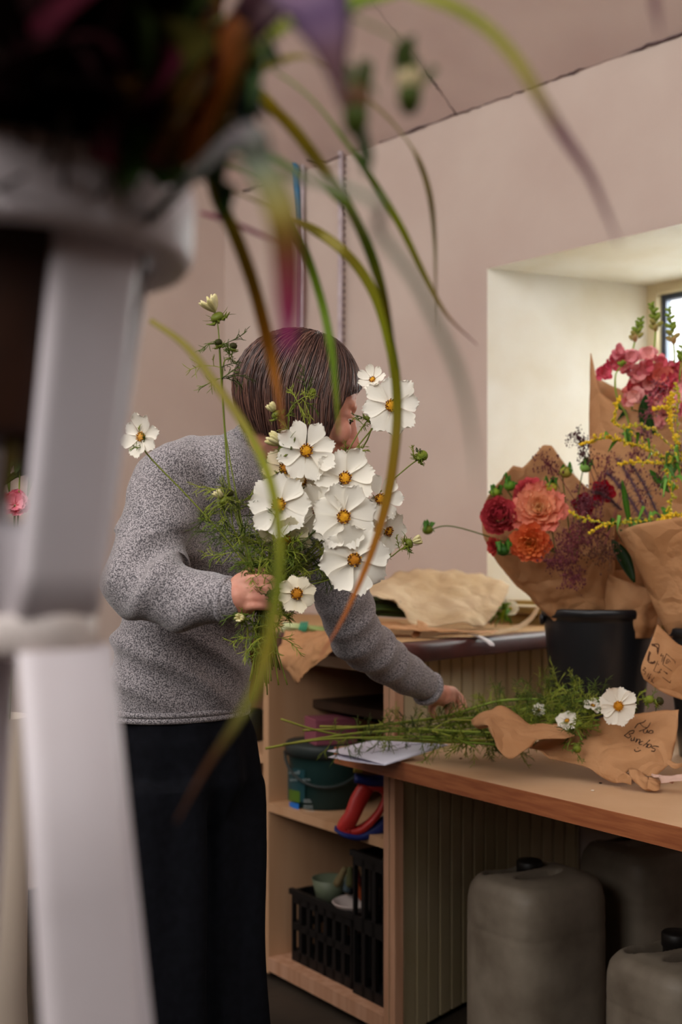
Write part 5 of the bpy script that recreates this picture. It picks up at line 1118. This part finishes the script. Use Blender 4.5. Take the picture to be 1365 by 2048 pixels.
# bristly grass spikes
def spike(a, b, r, col, label):
    a, b = P(*a), P(*b); t = thing('grass_spike', a, label, 'grass'); g = G(); pts = [Vector(q) for q in spline([a, a.lerp(b,.5)+Vector((0,0,.012)), b], 8)]
    g.tube(pts, [r*.22]*len(pts), 6, True, col); obj('stalk', g, M_stem, t); g = G(); d = (b-a).normalized()
    for k in range(520):
        q = pts[0].lerp(pts[-1], 0) if 0 else Vector(pts[int(R_(0,len(pts)-1))]) + d*R_(0,.01); v = (rv().normalized() + d*.9).normalized(); thread(g, q, v, r*R_(.8,1.6), .0004, mixc(col, lin('#2c1a24'), R_(0,.7)), .3, 2)
    obj('bristles', g, M_stem, t, kind='stuff')
spike((1300,1062,2.98),(1215,945,2.98),.012,lin('#6a4a5c'),'thick bristly purple grass spike slanting up to the left')
spike((1300,1040,3.0),(1236,918,3.0),.010,lin('#7a5a6c'),'bristly mauve grass spike just right of the thickest one')
spike((1330,1060,3.0),(1262,925,3.02),.010,lin('#5c4454'),'third bristly grass spike nearest the goldenrod')
spike((1245,1020,3.02),(1185,985,3.02),.008,lin('#6a4a4c'),'short bristly spike reaching toward the crimson dahlia')
# ------------------------------------------------------------------ goldenrod
GY1, GY2 = lin('#f2cc2c'), lin('#b4b438')
def goldenrod(pts, th, dens, ymix, label, leaf=0):
    path = [Vector(q) for q in spline([P(*p) for p in pts], 10)]; t = thing('goldenrod_spray', path[-1], label, 'flower', None); g = G(); g.tube(path, .0012, 5, True, lin('#7f9440')); obj('stem', g, M_stem, t)
    g = G(); n = len(path); nb = max(8, dens//9); gs = G()
    for q in range(nb):
        i = (n-1.01)*(q/nb)**1.1; j = int(i); p0 = path[j].lerp(path[j+1], i-j); f = 1-i/(n-1); tn = (path[0]-path[-1]).normalized()
        d = (rv().normalized()*.8 + tn*.7 + Vector((0,0,.35))).normalized(); L = th*R_(1.0,2.4)*(1.0 if f < .9 else .5); pl = thread(gs, p0, d, L, .0004, lin('#7f9440'), .6, 4)
        for k in range(15):
            w_ = R_(0,3.99); m = int(w_); p = pl[m].lerp(pl[m+1], w_-m) + rv(.0022); s = R_(.0014,.0025); y = ymix[0]+(ymix[1]-ymix[0])*(1-f)
            g.ell(p, (s,s,s*1.2), None, 6, 4, mixc(GY2 if random.random() > y else GY1, lin('#e0b018'), R_(0,.3)))
    obj('branchlets', gs, M_stem, t)
    obj('florets', g, M_leaf, t, kind='stuff')
    if leaf:
        g = G()
        for k in range(leaf): p = path[int(R_(n*.3,n-1))]; broad_leaf(g, p, p+rv(.03), .009, random.choice([lin('#4c7a22'), lin('#6a9a3a'), lin('#3a5f1c')]))
        obj('leaves', g, M_leaf, t, solid=.0003)
random.seed(71)
goldenrod([(1166,888,2.9),(1215,876,2.9),(1265,888,2.9),(1310,905,2.9),(1365,930,2.9)],.0085,420,(1.0,.45),'long horizontal goldenrod spray pointing left with the yellowest tip',6)
goldenrod([(1240,796,2.93),(1234,820,2.93),(1232,846,2.93),(1260,866,2.93),(1320,905,2.93)],.006,230,(.9,.3),'goldenrod spray with an upright yellow tip in front of the tall cone')
goldenrod([(1347,790,2.9),(1340,820,2.9),(1346,860,2.9),(1362,930,2.9)],.010,420,(1.,.7),'thick upright goldenrod plume near the right edge')
goldenrod([(1308,818,2.9),(1330,816,2.9),(1345,830,2.9)],.005,120,(1.,.9),'short goldenrod side tip left of the upright plume')
goldenrod([(1241,928,2.9),(1290,924,2.9),(1340,930,2.9),(1375,945,2.9)],.0065,220,(1.,.5),'goldenrod spray just under the long horizontal one',5)
goldenrod([(1142,1026,2.88),(1180,1040,2.88),(1240,1048,2.88),(1300,1040,2.88),(1370,1030,2.88)],.006,220,(.5,.3),'greenish goldenrod spray reaching left over the purple haze',10)
goldenrod([(1182,1066,2.88),(1205,1052,2.88),(1235,1044,2.88),(1290,1035,2.88)],.0055,130,(.8,.2),'goldenrod tip curling down above the bucket')
goldenrod([(1325,1040,2.86),(1345,1030,2.86),(1375,1024,2.86)],.006,130,(1.,.9),'goldenrod tip lying on the smooth right cone')
goldenrod([(1250,858,2.94),(1275,850,2.94),(1305,858,2.94),(1330,880,2.94),(1370,920,2.94)],.006,150,(.5,.3),'arching green goldenrod spray below the snapdragons')
goldenrod([(1352,880,2.9),(1362,900,2.9),(1372,930,2.9)],.008,160,(1.,.9),'goldenrod cluster cut off by the right edge')
goldenrod([(1340,1030,2.88),(1345,980,2.88),(1340,940,2.88),(1355,900,2.88)],.010,200,(.3,.5),'leafy green goldenrod stem rising behind the right cone',20)
goldenrod([(1355,770,2.95),(1358,800,2.95),(1355,840,2.95),(1360,900,2.95)],.006,160,(.1,.3),'green unopened goldenrod plume at the right edge')
# ------------------------------------------------------------------ snapdragons
def blossom(t, c, n, r, col, col2):
    B = basis(Vector(n), roll=R_(0,6)); g = G(); g.tube([c - B @ Vector((0,0,r*1.1)), c - B @ Vector((0,0,r*.5)), c], [r*.28, r*.42, r*.35], 8, True, col2)
    for k in range(7):
        petal_g(g, c, B, k*2*math.pi/7+R_(-.2,.2), r*R_(.75,1.1), r*R_(.26,.44), R_(-.1,.9), R_(-.7,.4), mixc(col, col2, R_(0,.6)), k*3.3+c.x*90, bc=lin('#b02848'))
    for k in range(4): petal_g(g, c + B @ Vector((0,0,r*.15)), B, k*1.6+.5, r*.6, r*.4, R_(.8,1.6), R_(-.5,.2), mixc(col, col2, R_(.2,.9)), k*5.1+c.z*70)
    obj('blossom', g, mat('dahlia_petal', '#ffffff', .55, trans=.3, vc=True, spec=.2), t)
PK = [lin('#f0a2a8'), lin('#e27080'), lin('#f08e80'), lin('#d84c66'), lin('#f4b8b0')]
def snap(stem, blos, label, nb=16, leaf=5):
    path = [Vector(q) for q in spline([P(*p) for p in stem], 10)]; t = thing('snapdragon', path[-1], label, 'flower'); g = G(); g.tube(path, [.0012+.0014*min(1,i/14) for i in range(len(path))], 6, True, lin('#8aa03c')); obj('stem', g, M_stem, t)
    g = G()
    for k in range(nb):
        i = int(k*1.05); p = path[min(i, len(path)-1)]; s = .0055+.0075*k/nb; a = k*2.4; d = Vector((math.cos(a), math.sin(a)*.8, .6)).normalized()
        g.ell(p + d*s*1.0, (s*.6,s*.6,s*1.05), basis(d), 9, 7, mixc(lin('#7d9630'), lin('#c89070'), max(0, (k-8)/nb)*R_(.5,1.6)))
    obj('green_buds', g, M_leaf, t)
    for (x, y, r) in blos: blossom(t, P(x, y, 3.16+R_(-.03,.03)), (R_(-.7,.5),-1,R_(-.2,.4)), r*3.15/F, random.choice(PK), random.choice(PK))
    g = G()
    for k in range(leaf): p = path[int(R_(len(path)*.55, len(path)-1))]; broad_leaf(g, p, p+Vector((R_(-.05,.05), R_(-.05,.02), R_(0,.06))), .016, random.choice([lin('#2f5a1c'), lin('#24481a'), lin('#3f6f24')]))
    obj('leaves', g, M_leaf, t, solid=.0004)
random.seed(83)
snap([(1283,637,3.18),(1276,665,3.18),(1266,705,3.18),(1262,760,3.18),(1268,900,3.2),(1265,1150,3.22)],[(1262,714,19),(1238,712,18),(1276,748,22),(1262,778,20),(1272,792,22),(1252,735,20),(1286,772,24),(1258,800,16),(1222,728,14)],'snapdragon with the leftmost upright green spike')
snap([(1303,608,3.16),(1312,640,3.16),(1310,690,3.16),(1302,760,3.17),(1290,900,3.2),(1275,1150,3.22)],[(1298,712,24),(1316,752,26),(1300,768,22),(1308,800,20),(1290,735,20),(1322,728,20),(1318,782,22),(1296,820,16)],'tallest snapdragon with the middle green spike')
snap([(1338,617,3.16),(1344,660,3.16),(1350,720,3.17),(1340,800,3.18),(1310,930,3.2),(1285,1150,3.22)],[(1345,745,24),(1330,782,24),(1330,820,24),(1352,785,22),(1340,765,22),(1358,735,18),(1318,845,16),(1344,806,20)],'snapdragon rising against the window frame at the right')
snap([(1366,690,3.14),(1362,740,3.14),(1350,830,3.16),(1320,950,3.2),(1290,1150,3.22)],[(1362,762,20),(1358,815,22)],'snapdragon cut off by the right edge',8)
snap([(1247,728,3.12),(1232,752,3.12),(1236,800,3.13),(1262,870,3.16),(1275,1150,3.22)],[(1208,745,19),(1236,706,15)],'curved snapdragon leaning left over the tall cone',3)
# broad dark leaves
def lf(px, py, qx, qy, Y, w_, col, label):
    g = G(); broad_leaf(g, P(px,py,Y), P(qx,qy,Y-.03), w_, lin(col), .006, Vector((0,-1,.2))); tag(obj('broad_foliage', g, M_leaf, solid=.0005), label, 'leaf')
lf(1238,1060,1290,1150,2.98,.045,'#1c3a10','broad dark green leaf under the corner of the right cone')
lf(1225,1080,1270,1165,3.0,.035,'#1a2e10','very dark green leaf just above the bucket rim')
lf(1335,1055,1245,1070,2.97,.030,'#2c5218','green leaf along the top of the right cone')
lf(1262,1060,1245,960,3.0,.016,'#3f6a1c','upright green leaf between the grass spikes')
lf(1290,865,1292,790,3.15,.03,'#24481a','dark green leaf in the mouth of the tall cone')
lf(1310,870,1285,800,3.14,.025,'#1d3c14','blackish green leaf in the mouth of the tall cone')
lf(1340,985,1300,940,2.95,.02,'#3f6f24','mid green leaf behind the goldenrod')
# ------------------------------------------------------------------ pink rose far left
t = thing('tall_vase', (-.60, 2.03, 0), 'slim pale floor vase behind the white stand', 'vase'); g = G(); g.lathe([(0,0),(.07,0),(.075,.02),(.055,.5),(.06,.98),(.056,.98),(.05,.5),(0,.02)], Vector((-.60,2.03,0)), 32); obj('vase_wall', g, mat('vase_pale', '#b0a294', .5), t)
random.seed(91)
def rose(px, py, Y, r, label, e):
    c = P(px, py, Y); t = thing('pink_flower', e, label, 'flower'); B = basis(Vector((.2,-1,.35))); rm = r*Y/F
    for k in range(14):
        g = G(); petal_g(g, c, B, k*2.4, rm*(.5+.5*k/14), rm*.42, 1.1-.8*k/14, R_(-.3,.1), mixc(lin('#f0a8b4'), lin('#d8607c'), R_(0,.8)), k); obj('petal', g, M_petal, t)
    g = G(); g.tube([Vector(q) for q in spline([c, c.lerp(e,.4), e], 5)], .0018, 6, True, SG2); obj('stem', g, M_stem, t)
rose(30,1010,2.0,34,'pink flower glimpsed between the white stand legs',Vector((-.60,2.03,.3)))
c = P(40,935,2.0); g = G()
for k in range(20): broad_leaf(g, c+rv(.02), c+rv(.05), .012, random.choice([lin('#5c7030'), lin('#46602a')]))
t = thing('green_sprig', c, 'loose green sprig above the pink flower at the left edge', 'sprig'); obj('leaves', g, M_leaf, t, solid=.0004); g = G(); g.tube([c, Vector((-.60,2.03,.3))], .0014, 5, True, SG2); obj('stem', g, M_stem, t)
